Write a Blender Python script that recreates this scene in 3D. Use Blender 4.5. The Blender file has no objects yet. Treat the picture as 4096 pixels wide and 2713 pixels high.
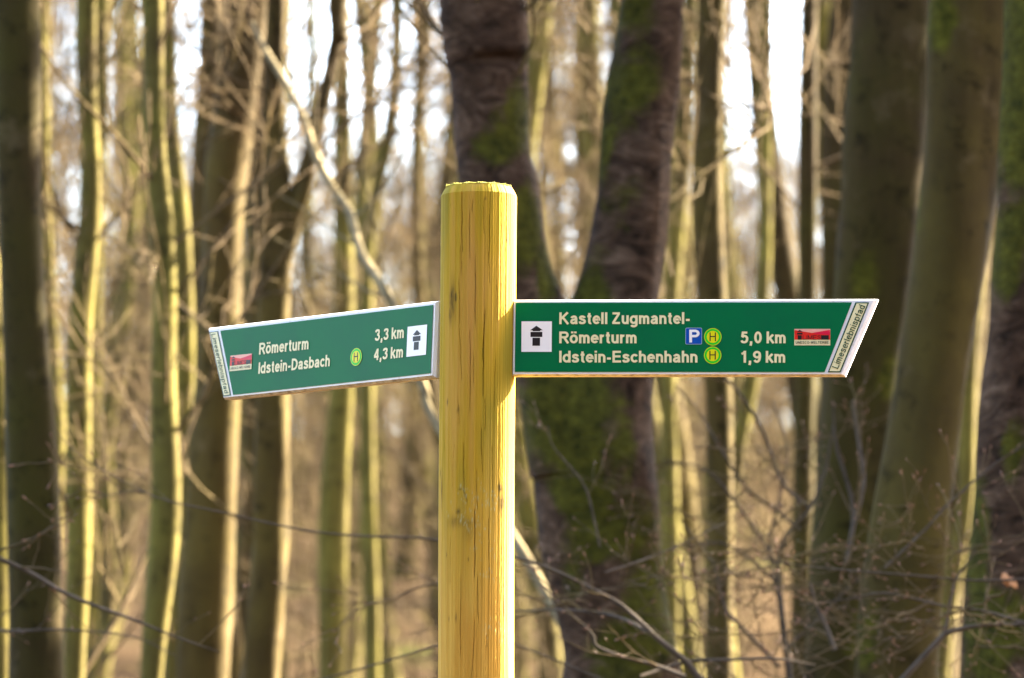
import bpy, math, random
import numpy as np

# ------------------------------------------------------------------ camera, world, sun, exposure
SC = bpy.context.scene
F = 22000.0                      # focal length in pixels of the 4096 px wide photograph
PITCH = math.radians(6.5)
CAM = np.array([0.0, 0.0, 1.5])
cam_d = bpy.data.cameras.new('camera')
cam = bpy.data.objects.new('camera', cam_d)
SC.collection.objects.link(cam)
cam.location = CAM
cam.rotation_euler = (math.pi / 2 + PITCH, 0, 0)
cam_d.sensor_width = 36.0
cam_d.lens = F / 4096 * 36.0
cam_d.clip_start = 0.1
cam_d.clip_end = 6000
cam_d.dof.use_dof = True
cam_d.dof.focus_distance = 10.2
cam_d.dof.aperture_fstop = 6.3
cam_d.dof.aperture_blades = 0
SC.camera = cam

SUN_AZ = math.radians(56)        # measured from straight ahead (+Y) towards the right (+X)
SUN_EL = math.radians(34)
sun_vec = np.array([math.sin(SUN_AZ) * math.cos(SUN_EL), math.cos(SUN_AZ) * math.cos(SUN_EL), math.sin(SUN_EL)])
W = bpy.data.worlds.new('World')
SC.world = W
W.use_nodes = True
wn = W.node_tree.nodes
sky = wn.new('ShaderNodeTexSky')
sky.sky_type = 'NISHITA'
sky.sun_disc = False
sky.sun_elevation = SUN_EL
sky.sun_rotation = SUN_AZ
sky.altitude = 350
sky.air_density = 0.95
sky.dust_density = 3.5
sky.ozone_density = 0.6
W.node_tree.links.new(sky.outputs[0], wn['Background'].inputs[0])
wn['Background'].inputs[1].default_value = 0.05
sun_d = bpy.data.lights.new('sun', 'SUN')
sun_d.energy = 3.2
sun_d.angle = math.radians(0.5)
sun_d.color = (1.0, 0.90, 0.68)
sun = bpy.data.objects.new('sun', sun_d)
SC.collection.objects.link(sun)
from mathutils import Vector
sun.rotation_euler = Vector(tuple(sun_vec)).to_track_quat('Z', 'Y').to_euler()
sun.location = (20, 15, 30)
SC.view_settings.view_transform = 'Standard'
SC.view_settings.look = 'None'
SC.view_settings.gamma = 1.0
SC.view_settings.use_curve_mapping = False
SC.view_settings.exposure = 5.25
SC.render.engine = 'CYCLES'
SC.cycles.use_denoising = True
SC.cycles.denoiser = 'OPENIMAGEDENOISE'
SC.cycles.use_adaptive_sampling = True
SC.cycles.adaptive_threshold = 0.004
SC.cycles.max_bounces = 6
SC.cycles.diffuse_bounces = 4
SC.cycles.glossy_bounces = 2
SC.cycles.sample_clamp_indirect = 8.0

# ------------------------------------------------------------------ helpers
RNG = np.random.default_rng(7)
COL = SC.collection


def ray(px, py):
    a = (px - 2048.0) / F
    b = -(py - 1356.5) / F
    cp, sp = math.cos(PITCH), math.sin(PITCH)
    return np.array([a, cp - b * sp, sp + b * cp])


def at(px, py, Y):
    """point of the photograph at world distance Y"""
    r = ray(px, py)
    return CAM + r * (Y / r[1])


def px_of(P):
    d = np.asarray(P) - CAM
    cp, sp = math.cos(PITCH), math.sin(PITCH)
    z = d[1] * cp + d[2] * sp
    u = -d[1] * sp + d[2] * cp
    return 2048 + F * d[0] / z, 1356.5 - F * u / z


def ground_z(x, y):
    x = np.asarray(x, float); y = np.asarray(y, float)
    base = 0.05 * np.clip(y, -60, 25)
    t = np.clip(y - 25, 0, None)
    rise = 0.125 * np.minimum(t, 95) + 0.5 * 0.125 * np.clip(np.minimum(t - 95, 60), 0, None)
    und = 0.10 * np.sin(x * 0.35 + 0.7) * np.sin(y * 0.23 + 1.1) + 0.25 * np.sin(x * 0.06) * np.sin(y * 0.05 + 2)
    return base + rise + und


def mesh_np(name, verts, quads=None, tris=None, mats=(), smooth=True, mat_index=None):
    me = bpy.data.meshes.new(name)
    verts = np.asarray(verts, np.float32)
    nq = 0 if quads is None else len(quads)
    nt = 0 if tris is None else len(tris)
    me.vertices.add(len(verts))
    me.vertices.foreach_set('co', verts.ravel())
    li = []
    if nq: li.append(np.asarray(quads, np.int32).ravel())
    if nt: li.append(np.asarray(tris, np.int32).ravel())
    li = np.concatenate(li)
    me.loops.add(len(li))
    me.loops.foreach_set('vertex_index', li)
    me.polygons.add(nq + nt)
    ls = np.concatenate([np.arange(nq) * 4, nq * 4 + np.arange(nt) * 3]).astype(np.int32)
    me.polygons.foreach_set('loop_start', ls)
    if smooth:
        me.polygons.foreach_set('use_smooth', np.ones(nq + nt, bool))
    if mat_index is not None:
        me.polygons.foreach_set('material_index', np.asarray(mat_index, np.int32))
    for m in mats:
        me.materials.append(m)
    me.update(calc_edges=True)
    me.validate()
    return me


def link(name, me, parent=None, loc=None):
    o = bpy.data.objects.new(name, me)
    COL.objects.link(o)
    if parent is not None: o.parent = parent
    if loc is not None: o.location = loc
    return o


def thing(name, label, cat, loc, group=None):
    o = bpy.data.objects.new(name, None)
    COL.objects.link(o)
    o.empty_display_size = 0.2
    o.location = loc
    o['label'] = label; o['category'] = cat
    if group: o['group'] = group
    return o


def unit(v):
    return v / np.maximum(np.linalg.norm(v, axis=-1, keepdims=True), 1e-9)


def tubes(P, R, sides, twist=None):
    """P (M,K,3) centre lines, R (M,K) radii -> verts, quads (open ends)"""
    P = np.asarray(P, float); R = np.asarray(R, float)
    M, K, _ = P.shape
    T = np.empty_like(P)
    T[:, 1:-1] = P[:, 2:] - P[:, :-2]
    T[:, 0] = P[:, 1] - P[:, 0]
    T[:, -1] = P[:, -1] - P[:, -2]
    T = unit(T)
    d = unit(P[:, -1] - P[:, 0])
    ref = np.where(np.abs(d[:, 2:3]) > 0.8, np.array([[1.0, 0, 0]]), np.array([[0, 0, 1.0]]))[:, None, :]
    U = unit(np.cross(np.broadcast_to(ref, T.shape), T))
    V = np.cross(T, U)
    ang = np.arange(sides) * 2 * math.pi / sides
    ring = U[:, :, None, :] * np.cos(ang)[None, None, :, None] + V[:, :, None, :] * np.sin(ang)[None, None, :, None]
    verts = P[:, :, None, :] + ring * (R[:, :, None, None] if R.ndim == 2 else R[..., None])
    idx = np.arange(M * K * sides).reshape(M, K, sides)
    a = idx[:, :-1]; b = idx[:, 1:]
    a2 = np.roll(a, -1, axis=2); b2 = np.roll(b, -1, axis=2)
    quads = np.stack([a, a2, b2, b], -1).reshape(-1, 4)
    return verts.reshape(-1, 3), quads


class Acc:
    def __init__(self): self.v = []; self.q = []; self.t = []; self.n = 0
    def add(self, v, q=None, t=None):
        if q is not None and len(q): self.q.append(np.asarray(q) + self.n)
        if t is not None and len(t): self.t.append(np.asarray(t) + self.n)
        self.v.append(np.asarray(v)); self.n += len(v)
    def tube(self, P, R, sides): self.add(*tubes(P, R, sides))
    def mesh(self, name, mats, smooth=True, off=(0, 0, 0)):
        v = np.concatenate(self.v) - np.asarray(off)
        return mesh_np(name, v, np.concatenate(self.q) if self.q else None,
                       np.concatenate(self.t) if self.t else None, mats, smooth)


def spline(pts, n):
    """Catmull-Rom through the rows of pts (any columns), n samples"""
    p = np.asarray(pts, float)
    p = np.vstack([2 * p[0] - p[1], p, 2 * p[-1] - p[-2]])
    m = len(p) - 3
    t = np.linspace(0, m - 1e-6, n)
    i = t.astype(int); f = (t - i)[:, None]
    p0, p1, p2, p3 = p[i], p[i + 1], p[i + 2], p[i + 3]
    return 0.5 * (2 * p1 + (p2 - p0) * f + (2 * p0 - 5 * p1 + 4 * p2 - p3) * f ** 2 + (3 * p1 - p0 - 3 * p2 + p3) * f ** 3)


def sprout(rng, P, R, n, tmin, tmax, length, angle, K, up=0.15, jit=0.08, rfac=0.55, rend=0.25, rmin=0.0015, tpow=1.0, flat=0.0, rlen=0.016):
    """grow n side shoots from every centre line of P; returns centre lines and radii"""
    M, K0, _ = P.shape
    t = tmin + (tmax - tmin) * rng.random((M, n)) ** tpow
    s = t * (K0 - 1); i = np.minimum(s.astype(int), K0 - 2); f = (s - i)[..., None]
    mi = np.arange(M)[:, None]
    base = P[mi, i] * (1 - f) + P[mi, i + 1] * f
    tan = unit(P[mi, i + 1] - P[mi, i])
    rb = R[mi, i] * (1 - f[..., 0]) + R[mi, i + 1] * f[..., 0]
    rv = rng.normal(size=(M, n, 3)); rv[..., 2] *= (1 - flat)
    side = unit(rv - (rv * tan).sum(-1, keepdims=True) * tan)
    a = np.radians(angle + rng.normal(size=(M, n, 1)) * 12)
    d = tan * np.cos(a) + side * np.sin(a)
    d = unit(d + np.array([0, 0, up]))
    L = length * (0.45 + 0.75 * rng.random((M, n))) * (1.15 - 0.6 * t)
    k = np.linspace(0, 1, K)[None, None, :, None]
    bend = rng.normal(size=(M, n, 1, 3)) * jit
    bend[..., 2] += up * 0.5
    wob = np.cumsum(rng.normal(size=(M, n, K, 3)) * jit * 0.5, axis=2); wob[:, :, 0] = 0
    pts = base[:, :, None] + L[..., None, None] * (d[:, :, None] * k + bend * k ** 2 + wob / math.sqrt(K))
    r0 = np.maximum(np.minimum(rb * rfac, L * rlen), rmin)
    rad = r0[..., None] * (1 - (1 - rend) * np.linspace(0, 1, K)[None, None])
    rad = np.maximum(rad, rmin)
    return pts.reshape(M * n, K, 3), rad.reshape(M * n, K)


# ------------------------------------------------------------------ materials
def new_mat(name):
    m = bpy.data.materials.new(name)
    m.use_nodes = True
    nt = m.node_tree
    return m, nt, nt.nodes, nt.links, nt.nodes['Principled BSDF']


def ramp(N, stops):
    r = N.new('ShaderNodeValToRGB')
    el = r.color_ramp.elements
    while len(el) < len(stops): el.new(0.5)
    for e, (p, c) in zip(el, stops):
        e.position = p; e.color = (*c, 1) if len(c) == 3 else c
    return r


def coords(N, L, scale, kind='Object'):
    tc = N.new('ShaderNodeTexCoord'); mp = N.new('ShaderNodeMapping')
    mp.inputs['Scale'].default_value = scale
    L.new(tc.outputs[kind], mp.inputs['Vector'])
    return mp


def noise(N, L, vec, scale, detail=4, rough=0.55, dist=0.0):
    n = N.new('ShaderNodeTexNoise')
    n.inputs['Scale'].default_value = scale; n.inputs['Detail'].default_value = detail
    n.inputs['Roughness'].default_value = rough; n.inputs['Distortion'].default_value = dist
    L.new(vec.outputs[0], n.inputs['Vector'])
    return n


def mixc(N, L, fac, a, b, mode='MIX'):
    m = N.new('ShaderNodeMix'); m.data_type = 'RGBA'; m.blend_type = mode
    for sock, val in ((m.inputs[0], fac), (m.inputs[6], a), (m.inputs[7], b)):
        if hasattr(val, 'outputs'): L.new(val.outputs[0], sock)
        elif hasattr(val, 'is_output'): L.new(val, sock)
        elif isinstance(val, (int, float)): sock.default_value = val
        else: sock.default_value = (*val, 1)
    return m.outputs[2]


def bumpn(N, L, bsdf, height, strength, dist):
    b = N.new('ShaderNodeBump')
    b.inputs['Strength'].default_value = strength; b.inputs['Distance'].default_value = dist
    L.new(height.outputs[0] if hasattr(height, 'outputs') else height, b.inputs['Height'])
    L.new(b.outputs[0], bsdf.inputs['Normal'])


def flat_mat(name, c, rough=0.5, spec=0.2):
    m, nt, N, L, B = new_mat(name)
    B.inputs['Base Color'].default_value = (*c, 1)
    B.inputs['Roughness'].default_value = rough
    B.inputs['Specular IOR Level'].default_value = spec
    return m


def moss_fac(N, L, vec):
    """moss cushions: the surface's own 'moss' value broken up by noise"""
    a = N.new('ShaderNodeAttribute'); a.attribute_name = 'moss'
    n = noise(N, L, vec, 9.0, 6, 0.7, 0.4)
    ad = N.new('ShaderNodeMath'); ad.operation = 'MULTIPLY_ADD'; ad.inputs[1].default_value = 1.1
    L.new(a.outputs['Fac'], ad.inputs[0]); L.new(n.outputs[0], ad.inputs[2])
    r = ramp(N, [(0.74, (0, 0, 0)), (0.98, (1, 1, 1))]); L.new(ad.outputs[0], r.inputs[0])
    return r


def moss_col(N, L, vec):
    n = noise(N, L, vec, 24.0, 4, 0.7)
    r = ramp(N, [(0.3, (0.016, 0.0155, 0.002)), (0.7, (0.080, 0.070, 0.008))]); L.new(n.outputs[0], r.inputs[0])
    return r.outputs[0]


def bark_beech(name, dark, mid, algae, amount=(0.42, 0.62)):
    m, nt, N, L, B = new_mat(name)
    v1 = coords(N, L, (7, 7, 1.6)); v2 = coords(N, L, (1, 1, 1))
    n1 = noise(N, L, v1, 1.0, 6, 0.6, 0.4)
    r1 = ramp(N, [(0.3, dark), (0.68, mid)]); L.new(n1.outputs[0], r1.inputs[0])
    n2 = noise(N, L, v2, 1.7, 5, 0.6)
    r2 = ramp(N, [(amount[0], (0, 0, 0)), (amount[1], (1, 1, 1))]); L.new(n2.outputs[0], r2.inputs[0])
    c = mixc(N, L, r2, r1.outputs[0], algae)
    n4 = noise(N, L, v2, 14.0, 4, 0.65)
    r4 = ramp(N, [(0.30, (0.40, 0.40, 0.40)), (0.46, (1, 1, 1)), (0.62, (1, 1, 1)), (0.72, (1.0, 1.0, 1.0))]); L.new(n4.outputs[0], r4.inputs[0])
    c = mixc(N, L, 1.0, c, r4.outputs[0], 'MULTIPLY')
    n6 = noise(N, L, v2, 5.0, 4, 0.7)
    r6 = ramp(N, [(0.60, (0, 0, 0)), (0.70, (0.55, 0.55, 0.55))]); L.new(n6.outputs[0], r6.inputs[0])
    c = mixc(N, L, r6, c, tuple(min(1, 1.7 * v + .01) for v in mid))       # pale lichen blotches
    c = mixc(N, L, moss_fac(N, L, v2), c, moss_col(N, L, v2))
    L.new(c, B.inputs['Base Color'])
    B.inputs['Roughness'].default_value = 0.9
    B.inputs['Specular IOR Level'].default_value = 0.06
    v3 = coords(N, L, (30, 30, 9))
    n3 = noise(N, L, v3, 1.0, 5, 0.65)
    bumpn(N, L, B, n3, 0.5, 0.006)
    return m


M_BEECH = bark_beech('beech_bark', (0.023, 0.0145, 0.0046), (0.049, 0.032, 0.0110), (0.066, 0.047, 0.0110))
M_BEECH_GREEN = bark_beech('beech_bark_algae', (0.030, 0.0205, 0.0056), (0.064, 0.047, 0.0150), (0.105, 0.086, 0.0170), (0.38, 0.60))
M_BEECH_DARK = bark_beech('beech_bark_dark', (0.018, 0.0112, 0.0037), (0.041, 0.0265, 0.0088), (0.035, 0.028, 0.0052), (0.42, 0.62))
M_BEECH_PALE = bark_beech('bark_pale_dead', (0.10, 0.075, 0.038), (0.175, 0.138, 0.076), (0.125, 0.10, 0.036), (0.55, 0.75))
M_TWIG = bark_beech('twig_bark', (0.052, 0.033, 0.0165), (0.108, 0.073, 0.037), (0.100, 0.073, 0.024), (0.5, 0.7))
M_TWIG_GREY = bark_beech('twig_bark_grey', (0.042, 0.031, 0.022), (0.084, 0.065, 0.048), (0.060, 0.044, 0.020), (0.5, 0.75))


def bark_cherry(name):
    m, nt, N, L, B = new_mat(name)
    v1 = coords(N, L, (7, 7, 15)); v2 = coords(N, L, (1, 1, 1))
    n1 = noise(N, L, v1, 1.0, 8, 0.72, 1.6)
    r1 = ramp(N, [(0.34, (0.013, 0.0070, 0.0034)), (0.50, (0.062, 0.034, 0.0180)), (0.66, (0.140, 0.084, 0.050)), (0.80, (0.19, 0.130, 0.080))])
    L.new(n1.outputs[0], r1.inputs[0])
    n2 = noise(N, L, v2, 3.0, 5, 0.65, 0.5)
    r2 = ramp(N, [(0.35, (0.45, 0.42, 0.42)), (0.6, (1, 1, 1))]); L.new(n2.outputs[0], r2.inputs[0])
    c = mixc(N, L, 1.0, r1.outputs[0], r2.outputs[0], 'MULTIPLY')
    c = mixc(N, L, moss_fac(N, L, v2), c, moss_col(N, L, v2))
    L.new(c, B.inputs['Base Color'])
    B.inputs['Roughness'].default_value = 0.9
    B.inputs['Specular IOR Level'].default_value = 0.08
    bumpn(N, L, B, n1, 0.9, 0.02)
    return m


M_CHERRY = bark_cherry('cherry_bark')


def wood_post(name):
    m, nt, N, L, B = new_mat(name)
    v1 = coords(N, L, (60, 60, 2.2)); v2 = coords(N, L, (16, 16, 0.9)); v3 = coords(N, L, (1, 1, 1))
    n1 = noise(N, L, v1, 1.0, 5, 0.6, 0.25)
    r1 = ramp(N, [(0.18, (0.39, 0.195, 0.028)), (0.5, (0.51, 0.285, 0.046)), (0.82, (0.60, 0.370, 0.078))])
    L.new(n1.outputs[0], r1.inputs[0])
    # figure of the growth rings, long and pointed
    wv = N.new('ShaderNodeTexWave'); wv.wave_type = 'RINGS'; wv.rings_direction = 'Z'
    wv.inputs['Scale'].default_value = 11.0; wv.inputs['Distortion'].default_value = 3.5
    wv.inputs['Detail'].default_value = 3.0; wv.inputs['Detail Scale'].default_value = 1.4
    mw = coords(N, L, (1.0, 1.0, 0.11)); L.new(mw.outputs[0], wv.inputs['Vector'])
    rw = ramp(N, [(0.2, (0.86, 0.78, 0.66)), (0.6, (1, 1, 1))]); L.new(wv.outputs[0], rw.inputs[0])
    c = mixc(N, L, 0.75, r1.outputs[0], rw.outputs[0], 'MULTIPLY')
    # algae: yellow-green film that thins out downwards (grown at the wet top end)
    tc = N.new('ShaderNodeTexCoord'); sx = N.new('ShaderNodeSeparateXYZ'); L.new(tc.outputs['Object'], sx.inputs[0])
    mr = N.new('ShaderNodeMapRange'); mr.inputs['From Min'].default_value = 1.55; mr.inputs['From Max'].default_value = 2.42
    L.new(sx.outputs[2], mr.inputs['Value'])
    n2 = noise(N, L, v2, 1.0, 5, 0.6)
    ad = N.new('ShaderNodeMath'); ad.operation = 'ADD'; L.new(mr.outputs[0], ad.inputs[0]); L.new(n2.outputs[0], ad.inputs[1])
    ra = ramp(N, [(0.55, (0, 0, 0)), (1.35 / 1.4, (0.85, 0.85, 0.85))]); L.new(ad.outputs[0], ra.inputs[0])
    n5 = noise(N, L, v2, 2.0, 3, 0.5)
    rg = ramp(N, [(0.35, (0.205, 0.160, 0.010)), (0.52, (0.365, 0.225, 0.012)), (0.7, (0.44, 0.235, 0.046))]); L.new(n5.outputs[0], rg.inputs[0])
    c = mixc(N, L, ra, c, rg.outputs[0])
    # stains, knots, lichen carried by the surface
    at_ = N.new('ShaderNodeAttribute'); at_.attribute_name = 'stain_crack'
    c = mixc(N, L, at_.outputs['Fac'], c, (0.075, 0.048, 0.014))
    al = N.new('ShaderNodeAttribute'); al.attribute_name = 'lichen'
    c = mixc(N, L, al.outputs['Fac'], c, (0.36, 0.37, 0.20))
    L.new(c, B.inputs['Base Color'])
    B.inputs['Roughness'].default_value = 0.8
    B.inputs['Specular IOR Level'].default_value = 0.08
    v4 = coords(N, L, (150, 150, 9))
    n4 = noise(N, L, v4, 1.0, 4, 0.6)
    bumpn(N, L, B, n4, 0.45, 0.0022)
    return m


M_POST = wood_post('impregnated_pine')


def board_paint(name, base, dirt, scale, lo, hi, rough=0.45, spec=0.4):
    m, nt, N, L, B = new_mat(name)
    v = coords(N, L, (1, 1, 1)); n = noise(N, L, v, scale, 6, 0.65)
    r = ramp(N, [(lo, dirt), (hi, base)]); L.new(n.outputs[0], r.inputs[0])
    L.new(r.outputs[0], B.inputs['Base Color'])
    B.inputs['Roughness'].default_value = rough; B.inputs['Specular IOR Level'].default_value = spec
    return m


M_WHITE = board_paint('white_board_paint', (0.75, 0.71, 0.70), (0.56, 0.50, 0.45), 60, 0.25, 0.42)
M_EDGE = board_paint('weathered_board_edge', (0.54, 0.47, 0.37), (0.22, 0.16, 0.10), 75, 0.32, 0.60, 0.7)
M_UNDER = board_paint('bare_board_underside', (0.56, 0.48, 0.40), (0.44, 0.35, 0.27), 30, 0.35, 0.6, 0.7)
M_GREEN = board_paint('green_foil', (0.0024, 0.128, 0.041), (0.0045, 0.110, 0.043), 9, 0.3, 0.6, 0.30, 0.07)
M_FOILWHITE = board_paint('white_foil', (0.82, 0.755, 0.72), (0.68, 0.61, 0.56), 90, 0.22, 0.34, 0.35)
M_CREAM = flat_mat('cream_print', (0.75, 0.65, 0.36), 0.35)
M_DKGREEN = flat_mat('dark_green_print', (0.010, 0.060, 0.030), 0.35)
M_BLACK = flat_mat('black_print', (0.018, 0.012, 0.013), 0.35)
M_BLUE = flat_mat('blue_print', (0.001, 0.062, 0.34), 0.35)
M_BLUEPALE = flat_mat('pale_blue_print', (0.34, 0.42, 0.52), 0.35)
M_YELLOW = flat_mat('yellow_print', (0.70, 0.62, 0.004), 0.35)
M_LIME = flat_mat('lime_print', (0.50, 0.60, 0.008), 0.35)
M_SIGNGREEN = flat_mat('bright_green_print', (0.002, 0.52, 0.022), 0.35)
M_RED = flat_mat('red_print', (0.66, 0.020, 0.012), 0.35)
M_CRIMSON = flat_mat('crimson_print', (0.62, 0.008, 0.045), 0.35)
M_SALMON = flat_mat('salmon_print', (0.78, 0.34, 0.26), 0.35)
M_MOSS = board_paint('moss', (0.32, 0.27, 0.02), (0.11, 0.12, 0.01), 200, 0.35, 0.65, 0.9)
M_BUD = board_paint('copper_buds', (0.17, 0.062, 0.020), (0.085, 0.032, 0.012), 50, 0.35, 0.65, 0.6)
M_LEAF = board_paint('dry_leaf', (0.45, 0.22, 0.09), (0.28, 0.12, 0.045), 60, 0.35, 0.65, 0.6)


def litter(name):
    m, nt, N, L, B = new_mat(name)
    v = coords(N, L, (1, 1, 1))
    n = noise(N, L, v, 9.0, 6, 0.7); r = ramp(N, [(0.3, (0.028, 0.0175, 0.0100)), (0.5, (0.058, 0.038, 0.0225)), (0.72, (0.100, 0.070, 0.045))])
    L.new(n.outputs[0], r.inputs[0])
    n2 = noise(N, L, v, 0.5, 4, 0.6); r2 = ramp(N, [(0.58, (0, 0, 0)), (0.70, (0.8, 0.8, 0.8))]); L.new(n2.outputs[0], r2.inputs[0])
    c = mixc(N, L, r2, r.outputs[0], (0.075, 0.085, 0.020))
    L.new(c, B.inputs['Base Color']); B.inputs['Roughness'].default_value = 1.0; B.inputs['Specular IOR Level'].default_value = 0.0
    n3 = noise(N, L, v, 30, 5, 0.7)
    bumpn(N, L, B, n3, 1.0, 0.05)
    return m


M_GROUND = litter('leaf_litter')
M_NEEDLE = board_paint('spruce_needles', (0.030, 0.050, 0.016), (0.014, 0.024, 0.009), 3, 0.35, 0.65, 0.7)

# ------------------------------------------------------------------ the ground
def build_ground():
    xs = np.concatenate([np.linspace(-1500, -60, 14), np.linspace(-55, 55, 111), np.linspace(60, 1500, 14)])
    ys = np.concatenate([np.linspace(-1500, -40, 14), np.linspace(-36, 170, 207), np.linspace(180, 2500, 14)])
    X, Y = np.meshgrid(xs, ys)
    Z = ground_z(X, Y)
    v = np.stack([X, Y, Z], -1).reshape(-1, 3)
    idx = np.arange(len(v)).reshape(X.shape)
    q = np.stack([idx[:-1, :-1], idx[:-1, 1:], idx[1:, 1:], idx[1:, :-1]], -1).reshape(-1, 4)
    o = link('forest_floor', mesh_np('forest_floor', v, q, None, [M_GROUND]))
    o['kind'] = 'structure'
    o['label'] = 'brown leaf litter on the rising forest floor'


build_ground()

# ------------------------------------------------------------------ the signpost
PX_M = 2179.0                    # pixels per metre at the signpost
POST_Y = 10.17
post_x = at(1909, 1356, POST_Y)[0]
base = np.array([post_x, POST_Y, float(ground_z(post_x, POST_Y))])
SIGN = thing('signpost', 'yellowish round wooden signpost carrying two green finger boards', 'signpost', tuple(base))


def build_post():
    rng = np.random.default_rng(3)
    R0 = 0.0705
    ztop = at(1909, 737, POST_Y - R0)[2] - base[2]       # top rim, above the post's base
    zch = at(1909, 768, POST_Y - R0)[2] - base[2]        # lower edge of the chamfer
    zbot = -0.25
    # columns: fine on the side towards the path
    th = np.concatenate([np.linspace(-112, 112, 420, endpoint=False), np.linspace(112, 248, 60, endpoint=False)])
    th = np.radians(th)                                  # 0 = towards the camera, + = right
    zs = np.concatenate([np.linspace(zbot, zch - 1.02, 30, endpoint=False), np.linspace(zch - 1.02, zch - 0.0012, 280)])
    TH, ZZ = np.meshgrid(th, zs)
    rad = np.full_like(TH, R0)
    rad += 0.0010 * np.sin(2 * TH + 1.1 + ZZ * 0.7) + 0.0006 * np.sin(5 * TH + ZZ * 1.9) + 0.0009 * np.sin(ZZ * 5.0 + 1.5 * np.sin(TH))
    # milling and raised grain along the shaft
    for k, amp in ((23, .00022), (41, .00018), (67, .00016), (97, .00013)):
        rad += amp * np.sin(k * TH + 2.5 * np.sin(ZZ * (2.1 + k * .013) + k) + k * k)
    chat = np.sin(ZZ * 420 + 9 * np.sin(ZZ * 17) + 5 * np.sin(TH * 31)) * np.sin(TH * 75 + 4 * np.sin(ZZ * 60)) + .7 * np.sin(TH * 130 + 6 * np.sin(ZZ * 23))
    rad += 0.00012 * chat * np.exp(-((TH - math.radians(40)) / .28) ** 2)     # torn grain
    stain_crack = np.zeros_like(TH); lich = np.zeros_like(TH)

    def zof(py): return at(1909, py, POST_Y - R0)[2] - base[2]

    def thof(px): return math.asin(max(-.995, min(.995, (px - 1909) / (R0 * PX_M))))
    # drying checks: (x start, y start, x end, y end, width in px, depth)
    checks = [(1842, 775, 1846, 1010, 4.2, .012), (1840, 985, 1842, 1105, 3.2, .008), (1834, 1120, 1838, 1300, 3.4, .008),
              (1958, 772, 1952, 1065, 4.4, .012), (1955, 1060, 1957, 1140, 2.4, .006), (1931, 800, 1933, 950, 2.6, .006),
              (1875, 830, 1876, 1055, 2.8, .006), (1887, 805, 1884, 850, 2.6, .005), (1897, 1020, 1899, 1310, 3.2, .009),
              (1938, 1245, 1931, 1590, 4.2, .012), (1936, 1300, 1930, 1440, 3.4, .01), (1985, 1115, 1987, 1300, 2.4, .005),
              (1835, 1310, 1848, 1520, 2.8, .006), (1878, 1305, 1880, 1660, 3.0, .008), (1894, 1400, 1893, 1540, 2.2, .004),
              (1980, 1420, 1979, 1640, 2.6, .006), (1941, 1600, 1941, 1730, 2.4, .005), (1832, 1560, 1838, 1700, 2.2, .004),
              (1776, 1690, 1777, 1830, 2.0, .004), (1925, 1715, 1931, 1890, 2.8, .007), (1855, 1770, 1859, 1960, 2.8, .008),
              (1818, 1780, 1812, 1950, 1.8, .004), (1906, 1880, 1911, 2040, 2.2, .005), (1971, 1780, 1971, 2000, 2.0, .004),
              (1858, 1960, 1872, 2010, 2.6, .006), (1902, 2040, 1901, 2310, 4.0, .011), (1911, 2300, 1918, 2480, 2.8, .006),
              (1849, 2290, 1848, 2640, 3.2, .009), (1806, 2150, 1804, 2350, 2.4, .006), (1903, 2480, 1892, 2713, 2.6, .006),
              (1957, 2050, 1960, 2330, 2.0, .004), (1990, 2280, 1988, 2713, 2.2, .005), (1795, 790, 1797, 840, 2.2, .004),
              (1772, 1900, 1775, 2160, 2.0, .004), (2032, 770, 2037, 1000, 2.0, .004), (1950, 2520, 1946, 2713, 2.0, .004)]
    for (xa, ya, xb, yb, w, dep) in checks:
        za, zb = zof(ya), zof(yb)
        t = np.clip((za - ZZ) / (za - zb), -0.2, 1.2)
        xc = xa + (xb - xa) * t + 1.0 * np.sin(t * 5 + xa) + 0.5 * np.sin(t * 13 + ya)
        tc = np.arcsin(np.clip((xc - 1909) / (R0 * PX_M), -.99, .99))
        half = (0.36 * w / PX_M / R0) * (0.35 + 0.65 * np.sqrt(np.clip(4 * t * (1 - t), 0, 1)))
        inside = np.clip(1 - np.abs(TH - tc) / half, 0, 1) * ((t > 0) & (t < 1))
        rad -= dep * inside ** 0.7
        stain_crack = np.maximum(stain_crack, 0.35 * (inside > 0.3))

    def blob(px, py, rx, ry, amt, grid):
        u = (TH - thof(px)) / (rx / PX_M / R0); v = (ZZ - zof(py)) / (ry / PX_M)
        g = amt * np.exp(-(u * u + v * v))
        return np.maximum(grid, g)
    nz = rng.random(TH.shape)
    rough = 0.5 + 0.5 * np.sin(TH * 60 + 3 * np.sin(ZZ * 40)) * np.sin(ZZ * 90 + 2 * np.sin(TH * 33))
    sp = np.zeros_like(TH)
    for a in [(1808, 1200, 16, 70, .75), (1820, 1190, 7, 22, .9), (1800, 1255, 10, 40, .6), (1790, 1605, 5, 12, .85), (1834, 1640, 6, 14, .6),
              (1762, 1885, 3, 14, 1.), (1768, 1950, 9, 70, .5), (1937, 799, 6, 5, .9), (2024, 960, 4, 8, .8), (2003, 1950, 11, 18, 1.),
              (2012, 2010, 17, 50, .8), (1836, 2046, 10, 12, .7), (1825, 2085, 40, 24, .40), (1870, 2090, 36, 22, .38), (1880, 2125, 24, 40, .30),
              (1877, 2237, 3, 7, .8), (1790, 2215, 3, 9, .7), (1830, 2470, 4, 18, .6), (1800, 2472, 3, 10, .6), (1953, 2580, 3, 8, .7), (1845, 1955, 9, 5, .5)]:
        sp = blob(*a, sp)
    stain_crack = np.maximum(stain_crack, np.clip(sp * 1.25, 0, 1) * (0.65 + 0.55 * rough) * (0.7 + 0.5 * nz))
    ln = np.zeros_like(TH)
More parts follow.
